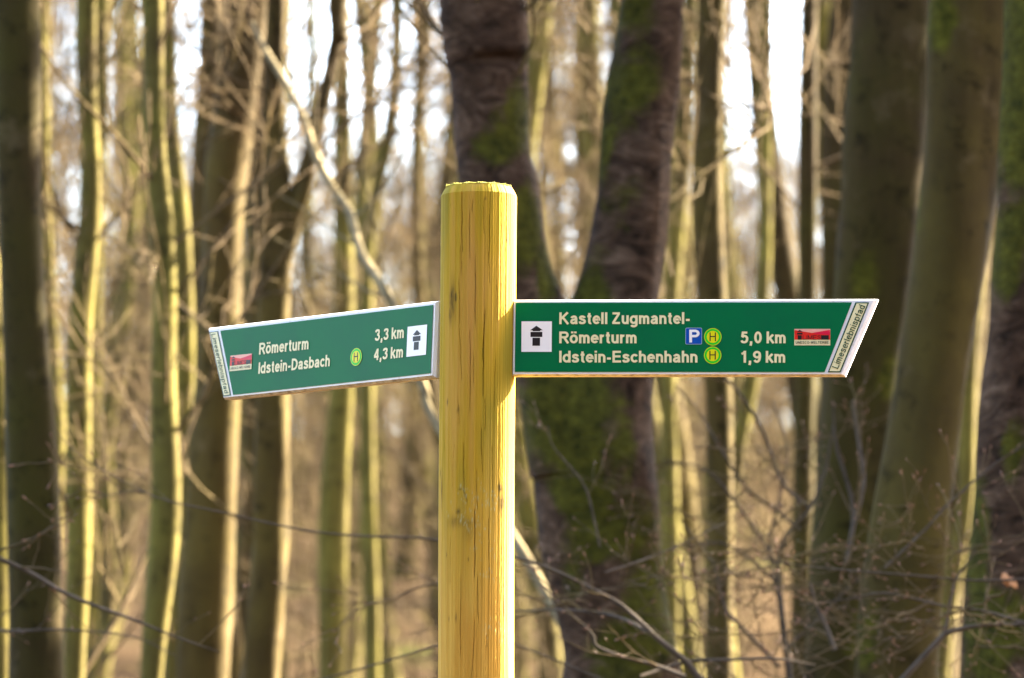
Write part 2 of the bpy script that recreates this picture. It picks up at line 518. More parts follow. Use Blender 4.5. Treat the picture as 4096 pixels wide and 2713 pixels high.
    pts = [(1875, 2030), (1905, 2010), (1948, 1968), (1955, 2020), (1985, 1998), (1992, 1960), (1880, 2060), (1817, 2036), (1860, 2068), (1890, 2120), (1900, 2170),
           (1945, 2110), (1960, 1985), (1930, 1945), (1915, 2090), (1940, 2255), (1975, 2210), (1950, 2290), (1965, 2200), (1948, 2505), (1995, 2510), (2000, 2540),
           (1863, 1970), (1870, 1985), (1978, 2030), (1840, 2075), (1850, 2070)]
    for k in range(170):
        q = pts[rng.integers(len(pts))]
        ln = blob(q[0] + rng.normal() * 14, q[1] + rng.normal() * 16, 1.3 + 2.4 * rng.random() ** 2, 1.8 + 5.5 * rng.random() ** 2, .35 + .5 * rng.random(), ln)
    lich = ln
    # the milled chamfer at the head and the sawn top
    brk = len(zs)                                          # hard edge: the row is doubled here
    rings = [(zch - .0012, R0), (zch + (ztop - zch) * .5, R0 - .0042), (ztop, R0 - .0088)]
    X = [rad * np.sin(TH)]; Yc = [-rad * np.cos(TH)]; Zc = [ZZ]; S = [stain_crack]; LI = [lich]
    last = rad[-1] - R0
    for (z, r) in rings:
        rr = (r + last)[None]
        X.append(rr * np.sin(th)[None]); Yc.append(-rr * np.cos(th)[None]); Zc.append(np.full_like(rr, z)); S.append(stain_crack[-1:] * (last < -.002)[None]); LI.append(0 * rr)
    for f in (1.0, .8, .4, .02):
        rr = np.full((1, len(th)), (R0 - .0088) * f)
        X.append(rr * np.sin(th)[None]); Yc.append(-rr * np.cos(th)[None]); Zc.append(np.full_like(rr, ztop + (.0012 if f < .9 else 0))); S.append(.2 + 0 * rr); LI.append(0 * rr)
    X, Yc, Zc, S, LI = (np.concatenate(a) for a in (X, Yc, Zc, S, LI))
    lean = math.radians(2.2)                               # the head leans a little towards the path
    zr = Zc - 1.9
    Yc = Yc - zr * math.tan(lean); X = X + (Zc - 1.9) * 0.0042
    v = np.stack([X, Yc, Zc], -1)
    n0, n1 = X.shape
    idx = np.arange(n0 * n1).reshape(n0, n1)
    a = idx[:-1]; b = idx[1:]
    q = np.stack([a, np.roll(a, -1, 1), np.roll(b, -1, 1), b], -1)
    keep = np.ones(n0 - 1, bool); keep[brk - 1] = False; keep[brk + len(rings) - 1] = False
    q = q[keep].reshape(-1, 4)
    me = mesh_np('post', v.reshape(-1, 3), q, None, [M_POST])
    for nm, arr in (('stain_crack', S), ('lichen', LI)):
        A = me.attributes.new(nm, 'FLOAT', 'POINT'); A.data.foreach_set('value', np.clip(arr, 0, 1).astype(np.float32).ravel())
    sm = np.ones(len(q), bool); me.polygons.foreach_set('use_smooth', sm)
    post = link('post', me, SIGN)
    # moss cushion on the sawn top: short shoots, thickest along the rim
    n = 2600
    ang = rng.random(n) * 2 * math.pi
    rr = (R0 - .0095) * np.where(rng.random(n) < .55, 1 - .10 * rng.random(n), np.sqrt(rng.random(n)))
    B = np.stack([rr * np.sin(ang), -rr * np.cos(ang) - (ztop - 1.9) * math.tan(lean), np.full(n, ztop + .0008)], -1)
    B[:, 0] += (ztop - 1.9) * .0042
    clump = .6 + .8 * np.sin(ang * 7 + 1) ** 2 * rng.random(n)
    d = unit(np.stack([rng.normal(size=n) * .5, rng.normal(size=n) * .5, np.ones(n)], -1))
    h = (.0016 + .0026 * rng.random(n) ** 3) * clump
    k = np.array([0, .6, 1.])[None, :, None]
    P = B[:, None] + d[:, None] * h[:, None, None] * k
    Rr = np.array([.0009, .0007, .0001])[None] * (.7 + .6 * rng.random((n, 1)))
    vv, qq = tubes(P, Rr, 4)
    mo = link('moss', mesh_np('moss', vv, qq, None, [M_MOSS]), post)
    mo['kind'] = 'stuff'; mo['label'] = 'yellow-green moss on the sawn top of the post'
    return post


build_post()

# ---- finger boards. A board plane: point O, direction u (along the board), n (out of its face)
class Plane:
    def __init__(self, px, py, Y, yaw):
        self.O = at(px, py, Y)
        self.u = np.array([math.cos(yaw), math.sin(yaw), 0.0])
        self.n = np.array([math.sin(yaw), -math.cos(yaw), 0.0])
        self.w = np.array([0, 0, 1.0])
    def loc(self, px, py):
        r = ray(px, py)
        t = np.dot(self.O - CAM, self.n) / np.dot(r, self.n)
        d = CAM + r * t - self.O
        return np.array([np.dot(d, self.u), d[2]])
    def world(self, uv, out=0.0):
        uv = np.asarray(uv, float)
        return self.O + uv[..., 0:1] * self.u + uv[..., 1:2] * self.w + self.n * out - base


def poly_prism(pl, layers, back, mats, bottom_mat, name):
    """layers: list of (polygon (N,2), out); bottom sides take bottom_mat"""
    N = len(layers[0][0])
    V = []; Fc = []; MI = []
    for (p, o) in layers + [(layers[-1][0], back)]:
        V.append(pl.world(p, o))
    L = len(V)
    V = np.concatenate(V)
    Fc.append(list(range(N))[::1]); MI.append(0)
    for l in range(L - 1):
        for i in range(N):
            j = (i + 1) % N
            Fc.append([l * N + i, (l + 1) * N + i, (l + 1) * N + j, l * N + j])
            e = layers[0][0][j] - layers[0][0][i]
            horizontal = abs(e[0]) > 4 * abs(e[1])
            isb = horizontal and layers[0][0][i][1] + layers[0][0][j][1] < 2 * layers[0][0][:, 1].mean() - .05
            MI.append((bottom_mat if l < L - 2 else bottom_mat + 1) if isb else 0)
    Fc.append(list(range((L - 1) * N, L * N))[::-1]); MI.append(0)
    me = bpy.data.meshes.new(name)
    me.from_pydata([tuple(v) for v in V], [], Fc)
    for m in mats: me.materials.append(m)
    me.polygons.foreach_set('material_index', np.array(MI, np.int32))
    me.update()
    import bmesh
    bm = bmesh.new(); bm.from_mesh(me); bmesh.ops.recalc_face_normals(bm, faces=bm.faces)
    bm.to_mesh(me); bm.free()
    return me


def sheets(pl, items, name, parent, label=None):
    """items: list of (polygon uv list, out, material) -> one flat printed mesh"""
    V = []; Fc = []; mats = []; MI = []
    n = 0
    for (p, o, m) in items:
        p = np.asarray(p, float)
        area = 0.5 * np.sum(p[:, 0] * np.roll(p[:, 1], -1) - np.roll(p[:, 0], -1) * p[:, 1])
        if area * np.sign(np.dot(np.cross(pl.u, pl.w), pl.n)) < 0: p = p[::-1]
        V.append(pl.world(p, o)); Fc.append(list(range(n, n + len(p)))); n += len(p)
        if m not in mats: mats.append(m)
        MI.append(mats.index(m))
    me = bpy.data.meshes.new(name)
    me.from_pydata([tuple(v) for v in np.concatenate(V)], [], Fc)
    for m in mats: me.materials.append(m)
    me.polygons.foreach_set('material_index', np.array(MI, np.int32)); me.update()
    o = link(name, me, parent)
    if label: o['label'] = label
    return o


# a plain grotesque drawn as strokes: capital height 1, x-height .74; every stroke is a centre line
XH = .74
def _arc(cx, cy, rx, ry, a0, a1, n=14):
    return [(cx + rx * math.cos(math.radians(a)), cy + ry * math.sin(math.radians(a))) for a in np.linspace(a0, a1, n)]


def _sm(pts, n=22): return [tuple(p) for p in spline(np.array(pts, float), n)]


def glyph(ch, h):
    """strokes (lists of centre line points) and advance width; h = half stroke width"""
    x = XH - h; k = .34
    bowl = lambda cx: _arc(cx, XH / 2, .225, XH / 2 - h, 0, 360, 28)
    arch = lambda x0, w: [(x0, 0), (x0, x - .20)] and [*_arc(x0 + w / 2, x - .20, w / 2, .20, 178, 0), (x0 + w, 0)]
    G = {
        'I': ([[(h, 0), (h, 1)]], 2 * h), 'l': ([[(h, 0), (h, 1)]], 2 * h),
        'i': ([[(h, 0), (h, XH)], [(h, 1 - 1.7 * h), (h, 1)]], 2 * h),
        'L': ([[(h, 1), (h, 0)], [(h, h), (.60, h)]], .60),
        'E': ([[(h, 1), (h, 0)], [(h, h), (.66, h)], [(h, .52), (.62, .52)], [(h, 1 - h), (.65, 1 - h)]], .67),
        'H': ([[(h, 1), (h, 0)], [(.72 - h, 1), (.72 - h, 0)], [(h, .52), (.72 - h, .52)]], .72),
        'K': ([[(h, 1), (h, 0)], [(.66, 1), (h, .40)], [(.27, .58), (.70, 0)]], .75),
        'Z': ([[(.04, 1 - h), (.62, 1 - h)], [(.56, 1 - h), (.09, h)], [(.03, h), (.64, h)]], .66),
        'P': ([[(h, 1), (h, 0)], [(h, 1 - h), (.40, 1 - h), *_arc(.40, .70, .22, .30 - h, 90, -90), (h, .40 + h)]], .64),
        'R': ([[(h, 1), (h, 0)], [(h, 1 - h), (.42, 1 - h), *_arc(.42, .71, .21, .29 - h, 90, -90), (h, .42 + h)], [(.40, .46), (.68, 0)]], .72),
        'D': ([[(h, 1), (h, 0)], [(h, 1 - h), (.30, 1 - h), *_arc(.30, .5, .36, .5 - h, 90, -90), (h, h)]], .72),
        'a': ([_sm([(.10, .52), (.14, x - .07), (.28, x), (.42, x - .05), (.47, x - .20), (.47, .20), (.50, 0)], 34),
               _sm([(.47, .42), (.32, .39), (.16, .34), (.095, .20), (.16, .10), (.27, .09), (.40, .15), (.47, .28)], 30)], .58),
        's': ([_sm([(.45, .52), (.41, x - .05), (.27, x), (.13, x - .04), (.11, .50), (.20, .42), (.36, .36), (.46, .26), (.42, .13), (.28, h - .005), (.12, .11), (.07, .23)], 44)], .54),
        't': ([[(.17, .94), (.17, .22), *_arc(.29, .20, .12, .12, 180, 275), (.33, h)], [(.02, XH - .075), (.33, XH - .075)]], .34),
        'e': ([[(.10, .385), (.50, .385), *_arc(.29, XH / 2, .215, XH / 2 - h, 3, 322, 30)]], .56),
        'u': ([[(h, XH), (h, .28), *_arc(.27, .27, .27 - h, .19, 180, 355), (.46, .30)], [(.46, XH), (.46, 0)]], .55),
        'n': ([[(h, XH), (h, 0)], arch(h, .37)], .55), 'h': ([[(h, 1), (h, 0)], arch(h, .37)], .55),
        'm': ([[(h, XH), (h, 0)], arch(h, .315), arch(h + .315, .315)], .81),
        'r': ([[(h, XH), (h, 0)], [*_arc(.30, x - .22, .21, .21, 176, 80)]], .35),
        'o': ([bowl(.29)], .58), 'ö': ([bowl(.29), [(.17, 1 - 1.7 * h), (.17, 1)], [(.41, 1 - 1.7 * h), (.41, 1)]], .58),
        'c': ([_arc(.29, XH / 2, .22, XH / 2 - h, 38, 322, 28)], .52),
        'd': ([bowl(.285), [(.50, 1), (.50, 0)]], .59), 'b': ([bowl(.305), [(h, 1), (h, 0)]], .59),
        'p': ([bowl(.305), [(h, XH), (h, -.27)]], .59),
        'g': ([bowl(.285), [(.50, XH), (.50, -.02), *_arc(.29, -.02, .21, .17, 0, -155)]], .59),
        'k': ([[(h, 1), (h, 0)], [(.50, XH), (h, .28)], [(.24, .45), (.53, 0)]], .54),
        'f': ([[(.15, 0), (.15, .80), *_arc(.28, .80, .13, .2 - h, 180, 85)], [(.01, XH - .075), (.32, XH - .075)]], .32),
        '-': ([[(.02, .34), (.32, .34)]], .34), ',': ([[(h + .02, 1.9 * h), (h + .02, 0), (h - .02, -.20)]], .24),
        '0': ([_arc(.29, .5, .29 - h, .5 - h, 0, 360, 30)], .58),
        '1': ([[(.33, 1), (.33, 0)], [(.33, .93), (.22, .80), (.08, .74)]], .50),
        '3': ([_sm([(.09, .74), (.13, .86), (.28, 1 - h), (.44, .87), (.46, .74), (.40, .60), (.27, .54)], 24), _sm([(.25, .54), (.42, .48), (.49, .30), (.42, .14), (.28, h), (.13, .13), (.07, .27)], 26)], .58),
        '4': ([[(.41, 1), (.41, 0)], [(.40, .96), (.05, .32)], [(.02, .30), (.56, .30)]], .58),
        '5': ([[(.50, 1 - h), (.17, 1 - h), (.12, .54)], _sm([(.11, .50), (.20, .60), (.32, .62), (.46, .52), (.49, .33), (.42, .15), (.28, h), (.13, .13), (.07, .25)], 30)], .58),
        '9': ([_arc(.29, .68, .21, .32 - h, 0, 360, 26), _sm([(.50, .68), (.50, .45), (.45, .22), (.34, h), (.20, .10), (.10, .22)], 22)], .58),
        'U': ([[(h, 1), (h, .34), *_arc(.35, .34, .35 - h, .34 - h, 180, 360), (.70 - h, 1)]], .70),
        'N': ([[(h, 0), (h, 1)], [(h, 1), (.70 - h, 0)], [(.70 - h, 0), (.70 - h, 1)]], .70),
        'S': ([_sm([(.56, .74), (.50, .88), (.33, 1 - h), (.14, .88), (.11, .72), (.22, .58), (.46, .46), (.58, .30), (.52, .14), (.33, h), (.13, .14), (.07, .30)], 40)], .65),
        'C': ([_arc(.38, .5, .38 - h, .5 - h, 45, 315, 28)], .68), 'O': ([_arc(.40, .5, .40 - h, .5 - h, 0, 360, 32)], .80),
        'W': ([[(.04, 1), (.25, 0)], [(.25, 0), (.46, 1)], [(.46, 1), (.67, 0)], [(.67, 0), (.88, 1)]], .92),
        'T': ([[(.0, 1 - h), (.62, 1 - h)], [(.31, 1), (.31, 0)]], .62),
        'B': ([[(h, 1), (h, 0)], [(h, 1 - h), (.36, 1 - h), *_arc(.36, .76, .20, .24 - h, 90, -90), (h, .52)], [(h, .52), (.40, .52), *_arc(.40, .27, .21, .27 - h + .02, 90, -90), (h, h)]], .66),
        'M': ([[(h, 0), (h, 1)], [(h, 1), (.42, .05)], [(.42, .05), (.84 - h, 1)], [(.84 - h, 1), (.84 - h, 0)]], .84),
    }
    return G[ch]


def text_uv(body, wt=.185, gap=.105):
    """lay out a line -> list of stroke ribbons (left pts, right pts, layer)"""
    h = wt / 2
    out = []; x = 0.0
    for ch in body:
        if ch == ' ': x += .26; continue
        st, adv = glyph(ch, h)
        for li, s in enumerate(st):
            p = np.array(s, float)
            keep = np.r_[True, np.linalg.norm(np.diff(p, axis=0), axis=1) > 1e-6]; p = p[keep]
            closed = np.linalg.norm(p[0] - p[-1]) < 1e-6
            t = np.empty_like(p)
            if closed:
                q = p[:-1]; tt = unit(np.roll(q, -1, 0) - np.roll(q, 1, 0)); t[:-1] = tt; t[-1] = tt[0]
            else:
                t[1:-1] = unit(p[1:-1] - p[:-2]) + unit(p[2:] - p[1:-1]); t[0] = p[1] - p[0]; t[-1] = p[-1] - p[-2]; t = unit(t)
            n = np.stack([-t[:, 1], t[:, 0]], -1)
            d = unit(np.diff(p, axis=0)); d = np.vstack([d, d[-1:]])
            c = np.clip(np.abs((n * np.stack([-d[:, 1], d[:, 0]], -1)).sum(-1)), .6, 1)[:, None]
            out.append((p + n * h / c + [x, 0], p - n * h / c + [x, 0], li))
        x += adv + gap
    return out, x - gap


def ribbon_mesh(pl, rib, fn, mat, parent, out, name='lettering'):
    V = []; Q = []; n = 0
    for (a, b, li) in rib:
        m = len(a)
        for arr in (a, b):
            V.append(pl.world(np.array([fn(p[0], p[1]) for p in arr]), out + li * .00008))
        i = np.arange(m - 1)
        Q.append(np.stack([n + i, n + m + i, n + m + i + 1, n + i + 1], -1)); n += 2 * m
    me = mesh_np(name, np.concatenate(V), np.concatenate(Q), None, [mat], smooth=False)
    if np.dot(np.array(me.polygons[0].normal), pl.n) < 0: me.flip_normals()
    return link(name, me, parent)


def lettering(pl, body, p0, p1, ptop, mat, parent, out, wt=.185, gap=.105):
    """p0, p1: pixel ends of the baseline; ptop: pixel at capital height above p0"""
    rib, width = text_uv(body, wt, gap)
    a, b, c = pl.loc(*p0), pl.loc(*p1), pl.loc(*ptop)
    return ribbon_mesh(pl, rib, lambda x, y: a + (b - a) * x / width + (c - a) * y, mat, parent, out)


def quadpx(pl, pts): return [pl.loc(*p) for p in pts]


def frame_map(pl, tl, tr, br, bl):
    """unit square (x right, y down) -> board coordinates, bilinear"""
    A, Bq, Cq, D = (pl.loc(*p) for p in (tl, tr, br, bl))
    return lambda x, y: (A * (1 - x) + Bq * x) * (1 - y) + (D * (1 - x) + Cq * x) * y


def tower(pl, m, parent, out):
    """white square with the black watch tower"""
    X = lambda x: (x - 333) / 319.0
    Y = lambda y: (y - 333) / 320.0
    P = lambda *pts: [m(X(x), Y(y)) for x, y in pts]
    sheets(pl, [(P((333, 333), (652, 333), (652, 653), (333, 653)), out, M_FOILWHITE),
                (P((423, 427), (490, 379), (559, 427), (531, 427), (531, 436), (450, 436), (450, 427)), out + .0002, M_BLACK),
                (P((428, 444), (553, 444), (553, 497), (428, 497)), out + .0002, M_BLACK),
                (P((449, 505), (529, 505), (529, 590), (449, 590)), out + .0002, M_BLACK)],
           'tower_pictogram', parent, 'black watch tower on a white square')


def disc(m, cx, cy, r, n=40):
    return [m(cx + r * math.cos(t), cy + r * math.sin(t)) for t in np.linspace(0, 2 * math.pi, n, endpoint=False)]


def bus_stop(pl, m, parent, out):
    R = lambda x0, y0, x1, y1: [m(x0, y0), m(x1, y0), m(x1, y1), m(x0, y1)]
    sheets(pl, [(disc(m, .5, .5, .5), out, M_LIME), (disc(m, .5, .5, .455), out + .0002, M_SIGNGREEN), (disc(m, .5, .5, .345), out + .0004, M_YELLOW),
                (R(.315, .25, .378, .75), out + .0006, M_BLACK), (R(.615, .25, .68, .75), out + .0006, M_BLACK), (R(.378, .452, .615, .512), out + .0006, M_BLACK)],
           'bus_stop_symbol', parent, 'yellow and green disc with a black H')


def logo(pl, m, parent, out):
    P = lambda *pts: [m(x, y) for x, y in pts]
    sheets(pl, [(P((0, 0), (1, 0), (1, 1), (0, 1)), out, M_CREAM),
                (P((0.005, .01), (.995, .01), (.995, .655), (0.005, .655)), out + .0002, M_SALMON),
                (P((0.005, .07), (.49, .245), (.995, .055), (.995, .655), (0.005, .655)), out + .0004, M_RED),
                (P((.58, .215), (.995, .06), (.995, .36), (.56, .30)), out + .0005, M_CRIMSON),
                (P((.065, .175), (.15, .06), (.235, .175)), out + .0007, M_BLACK), (P((.075, .235), (.228, .235), (.228, .345), (.075, .345)), out + .0007, M_BLACK),
                (P((.095, .39), (.205, .39), (.205, .655), (.095, .655)), out + .0007, M_BLACK), (P((.745, .385), (.958, .385), (.958, .655), (.745, .655)), out + .0007, M_BLACK)],
           'heritage_logo', parent, 'small red and cream logo with black tower')

    def txt(body, x0, x1, yb, yt, mat, wt):
        rib, width = text_uv(body, wt, .14)
        ribbon_mesh(pl, rib, lambda x, y: m(x0 + (x1 - x0) * x / width, yb + (yt - yb) * y), mat, parent, out + .0008)
    txt('LIMES', .235, .735, .65, .39, M_BLACK, .11)
    txt('UNESCO-WELTERBE', .04, .955, .90, .75, M_BLACK, .15)


T = .024
FOIL = .0012; PRINT = .0022

# right board
RB = Plane(2050, 1356, 10.135, math.radians(-6))
flat = np.array(quadpx(RB, [(2056, 1205), (3494, 1201), (3366, 1497), (2053, 1497)]))
outer = np.array(quadpx(RB, [(2050, 1199.5), (3513, 1196), (3381, 1503.5), (2047, 1503.5)]))
me = poly_prism(RB, [(flat, 0), (outer, -.0055)], -T, [M_WHITE, M_EDGE, M_UNDER], 1, 'sign_board')
rb = link('sign_board', me, SIGN); rb['label'] = 'long green board with three place names, pointing right'
sheets(RB, [(quadpx(RB, [(2062.5, 1212), (3408, 1210), (3298.5, 1489), (2059.5, 1488.5)]), FOIL, M_GREEN)], 'green_panel', rb)
st = [(3421.5, 1210), (3477, 1210), (3362.5, 1490), (3311, 1490)]
sti = [(3426.5, 1214.5), (3470, 1214.5), (3359, 1485.5), (3317.5, 1485.5)]
sheets(RB, [(quadpx(RB, st), FOIL, M_DKGREEN), (quadpx(RB, sti), FOIL + .0002, M_CREAM)], 'path_name_strip', rb)
lettering(RB, 'Kastell Zugmantel-', (2237.5, 1297.6), (2760, 1296.9), (2237.9, 1250.5), M_CREAM, rb, PRINT)
lettering(RB, 'Römerturm', (2237.3, 1374.4), (2546.5, 1374.2), (2237.6, 1327), M_CREAM, rb, PRINT)
lettering(RB, 'Idstein-Eschenhahn', (2237.3, 1451.2), (2789.7, 1451.2), (2237.6, 1404), M_CREAM, rb, PRINT)
lettering(RB, '5,0 km', (2963, 1374.4), (3142.7, 1374.2), (2963.3, 1327), M_CREAM, rb, PRINT)
lettering(RB, '1,9 km', (2962, 1451.8), (3140.8, 1451.8), (2962.3, 1404.5), M_CREAM, rb, PRINT)
lettering(RB, 'Limeserlebnispfad', (3352, 1477), (3462, 1226), (3327, 1468), M_DKGREEN, rb, PRINT, .13, .12)
tower(RB, frame_map(RB, (2086.6, 1286.6), (2208, 1286.4), (2207, 1408.2), (2086, 1408.2)), rb, PRINT)
# parking symbol
pm = frame_map(RB, (2742.5, 1312), (2808.5, 1312), (2808, 1378.5), (2742, 1378.5))
def rrect(m, x0, y0, x1, y1, r):
    out = []
    for cx, cy, a0 in ((x1 - r, y0 + r, -90), (x1 - r, y1 - r, 0), (x0 + r, y1 - r, 90), (x0 + r, y0 + r, 180)):
        for k in range(5):
            a = math.radians(a0 + 22.5 * k); out.append(m(cx + r * math.cos(a), cy + r * math.sin(a)))
    return out
pk = sheets(RB, [(rrect(pm, 0, 0, 1, 1, .07), PRINT, M_BLUEPALE), (rrect(pm, .028, .028, .972, .972, .05), PRINT + .0002, M_BLUE)], 'parking_symbol', rb, 'blue square with a white P')
lettering(RB, 'P', (2757.5, 1370.8), (2794.5, 1370.8), (2757.5, 1319.6), M_FOILWHITE, rb, PRINT + .0006, .19)
bus_stop(RB, frame_map(RB, (2816.6, 1313.5), (2886.6, 1313.5), (2886.6, 1383.5), (2816.6, 1383.5)), rb, PRINT)
bus_stop(RB, frame_map(RB, (2816, 1387), (2886, 1387), (2886, 1457), (2816, 1457)), rb, PRINT)
logo(RB, frame_map(RB, (3177.7, 1316.6), (3321.5, 1316.8), (3321.3, 1382.4), (3177.5, 1382.4)), rb, PRINT)

# left board (runs away to the left and back)
Z3 = lambda x, y: (800 + x / 2.368, 1180 + y / 2.368)
LB = Plane(1735, 1356, 10.185, math.radians(-48.4))
flat = np.array(quadpx(LB, [Z3(82, 325), Z3(2230, 70), Z3(2200, 762), Z3(224, 972)]))
outer = np.array(quadpx(LB, [Z3(74, 314), Z3(2246, 55), Z3(2218, 782), Z3(216, 991)]))
me = poly_prism(LB, [(flat, 0), (outer, -.0055)], -T, [M_WHITE, M_EDGE, M_UNDER], 1, 'sign_board')
lb = link('sign_board', me, SIGN); lb['label'] = 'shorter-looking green board turned away, with two place names'
sheets(LB, [(quadpx(LB, [Z3(197, 340), Z3(2215, 95), Z3(2188, 743), Z3(317, 948)]), FOIL, M_GREEN)], 'green_panel', lb)
sheets(LB, [(quadpx(LB, [Z3(95, 352), Z3(173, 343), Z3(297, 953), Z3(227, 963)]), FOIL, M_DKGREEN),
            (quadpx(LB, [Z3(104, 359), Z3(168, 351.5), Z3(287, 944), Z3(231, 952)]), FOIL + .0002, M_CREAM)], 'path_name_strip', lb)
lettering(LB, 'Römerturm', Z3(567, 567), Z3(1035, 515), Z3(572, 457), M_CREAM, lb, PRINT)
lettering(LB, 'Idstein-Dasbach', Z3(560, 750), Z3(1236, 676), Z3(566, 641), M_CREAM, lb, PRINT)
lettering(LB, '3,3 km', Z3(1665, 438), Z3(1938, 408), Z3(1669, 328), M_CREAM, lb, PRINT)
lettering(LB, '4,3 km', Z3(1655, 622), Z3(1930, 592), Z3(1660, 513), M_CREAM, lb, PRINT)
lettering(LB, 'Limeserlebnispfad', Z3(115, 372), Z3(240, 936), Z3(154, 367), M_DKGREEN, lb, PRINT, .13, .12)
tower(LB, frame_map(LB, Z3(1975, 303), Z3(2160, 281), Z3(2148, 567), Z3(1963, 588)), lb, PRINT)
bus_stop(LB, frame_map(LB, Z3(1436, 510), Z3(1544, 499), Z3(1538, 667), Z3(1430, 678)), lb, PRINT)
logo(LB, frame_map(LB, Z3(297, 577), Z3(502, 556), Z3(495, 703), Z3(288, 725)), lb, PRINT)

# ------------------------------------------------------------------ trees traced from the photograph
def trunk_line(rows, D, height, rng, step=0.11, D_top=None, flare=1.35):
    """rows: (y, x left, x right) in photo pixels, top to bottom -> centre line from ground to tree top"""
    rows = sorted(rows, key=lambda r: -r[0])
    pts = []
    for (y, xl, xr) in rows:
        P = at((xl + xr) / 2, y, D)
        pts.append([P[0], P[1], P[2], (xr - xl) / 2 / F * D * 0.985])
    pts = np.array(pts)
    x0 = pts[0, 0]
    if len(pts) > 1:
        sl = (pts[0, 0] - pts[1, 0]) / max(pts[1, 2] - pts[0, 2], .2)
    gz = float(ground_z(x0, D))
    drop = pts[0, 2] - gz
    foot = [x0 + 0.0 * drop, D, gz - 0.12, pts[0, 3] * flare * 1.15]
    mid = [x0, D, gz + 0.35, pts[0, 3] * 1.10]
    top = pts[-1]
    ups = []
    dx = (pts[-1, 0] - pts[max(0, len(pts) - 3), 0]) / max(pts[-1, 2] - pts[max(0, len(pts) - 3), 2], .3)
    dx = np.clip(dx, -.12, .12)
    x = top[0]
    zt = gz + height
    for k in range(1, 6):
        f = k / 5
        z = top[2] + (zt - top[2]) * f
        x = x + dx * (zt - top[2]) / 5 * 0.6 + rng.normal() * .05
        ups.append([x, D + rng.normal() * .05, z, top[3] * (1 - .88 * f)])
    head = [foot] + ([mid] if drop > .6 else [])
    allp = np.vstack([head, pts, ups])
    n = max(24, int((zt - gz) / step))
    z = np.linspace(allp[0, 2], allp[-1, 2], n)
    o = np.stack([np.interp(z, allp[:, 2], allp[:, i]) for i in (0, 1, 2, 3)], -1)
    for _ in range(3):
        o[1:-1, [0, 1, 3]] = .25 * o[:-2, [0, 1, 3]] + .5 * o[1:-1, [0, 1, 3]] + .25 * o[2:, [0, 1, 3]]
    return o


def bark_radius(R, z, sides, rng, amp=.05):
    ang = np.arange(sides) * 2 * math.pi / sides
    f = np.zeros((len(R), sides))
    for k in range(5):
        m = rng.integers(1, 5); w = rng.uniform(.8, 4.5)
        f += rng.normal() * np.sin(m * ang[None] + w * z[:, None] + rng.random() * 6.28) / 2.2
    for k in range(6):
        m = rng.integers(1, 7); w = rng.uniform(6, 16)
        f += .28 * rng.normal() * np.sin(m * ang[None] + w * z[:, None] + rng.random() * 6.28)
    for k in range(3):                                     # knobs and old branch scars
        zc = z[0] + (z[-1] - z[0]) * rng.random() * .6; ac = rng.random() * 6.28
        f += rng.uniform(.7, 1.7) * np.exp(-((z[:, None] - zc) / .12) ** 2 - ((np.angle(np.exp(1j * (ang[None] - ac)))) / .5) ** 2)
    return R[:, None] * (1 + amp * f)


def crown_of(line, rng, n1, acc, twig_r=.0022, tmin=.12, length=2.2, n2=7, n3=4, angle=55, up=.25, coarse=False):
    P = line[None, :, :3]; R = line[None, :, 3]
    b1, r1 = sprout(rng, P, R, n1, tmin, .98, length, angle, 5 if coarse else 7, up=up, jit=.10, rfac=.40, rmin=twig_r * 1.6, rlen=.006)
    acc.tube(b1, r1, 4 if coarse else 5)
    b2, r2 = sprout(rng, b1, r1, n2, .15, .98, length * .42, 48, 4 if coarse else 5, up=.12, jit=.12, rfac=.6, rmin=twig_r * 1.15, rlen=.006)
    acc.tube(b2, r2, 3)
    if n3:
        b3, r3 = sprout(rng, b2, r2, n3, .2, .98, length * .20, 45, 2 if coarse else 3, up=.1, jit=.1, rfac=.7, rmin=twig_r, rlen=.006)
        acc.tube(b3, r3, 3)


def tree(name, label, rows, D, height=14, mat=None, seed=0, sides=22, amp=.05, n1=26, group=None, cat='tree', limbs=(), twigmat=None, crown=True, tmin=.12, clength=1.5, moss=()):
    rng = np.random.default_rng(seed)
    line = trunk_line(rows, D, height, rng)
    root = np.array([line[0, 0], D, float(ground_z(line[0, 0], D))])
    t = thing(name, label, cat, tuple(root), group)
    acc = Acc()
    acc.add(*tubes(line[None, :, :3], bark_radius(line[:, 3], line[:, 2], sides, rng, amp)[None], sides))
    lines = [line]
    for (lrows, ld, lh, single) in limbs:
        l2 = limb_line(lrows, ld, lh, rng)
        acc.add(*tubes(l2[None, :, :3], bark_radius(l2[:, 3], l2[:, 2], sides, rng, amp)[None], sides))
        lines.append(l2)
    tm = acc.mesh('trunk', [mat or M_BEECH], off=root)
    if moss:
        V = np.concatenate(acc.v) - CAM
        cp, sp = math.cos(PITCH), math.sin(PITCH)
        zc = V[:, 1] * cp + V[:, 2] * sp
        X = 2048 + F * V[:, 0] / zc; Yp = 1356.5 - F * (V[:, 2] * cp - V[:, 1] * sp) / zc
        val = np.zeros(len(V))
        for (mx, my, rx, ry, amt) in moss:
            val = np.maximum(val, amt * np.exp(-((X - mx) / rx) ** 2 - ((Yp - my) / ry) ** 2))
        A = tm.attributes.new('moss', 'FLOAT', 'POINT'); A.data.foreach_set('value', val.astype(np.float32))
    link('trunk', tm, t)
    if crown:
        ca = Acc()
        for l in lines:
            crown_of(l, rng, n1, ca, tmin=tmin, length=clength)
        c = link('crown', ca.mesh('crown', [twigmat or M_TWIG], off=root), t)
    return t, lines


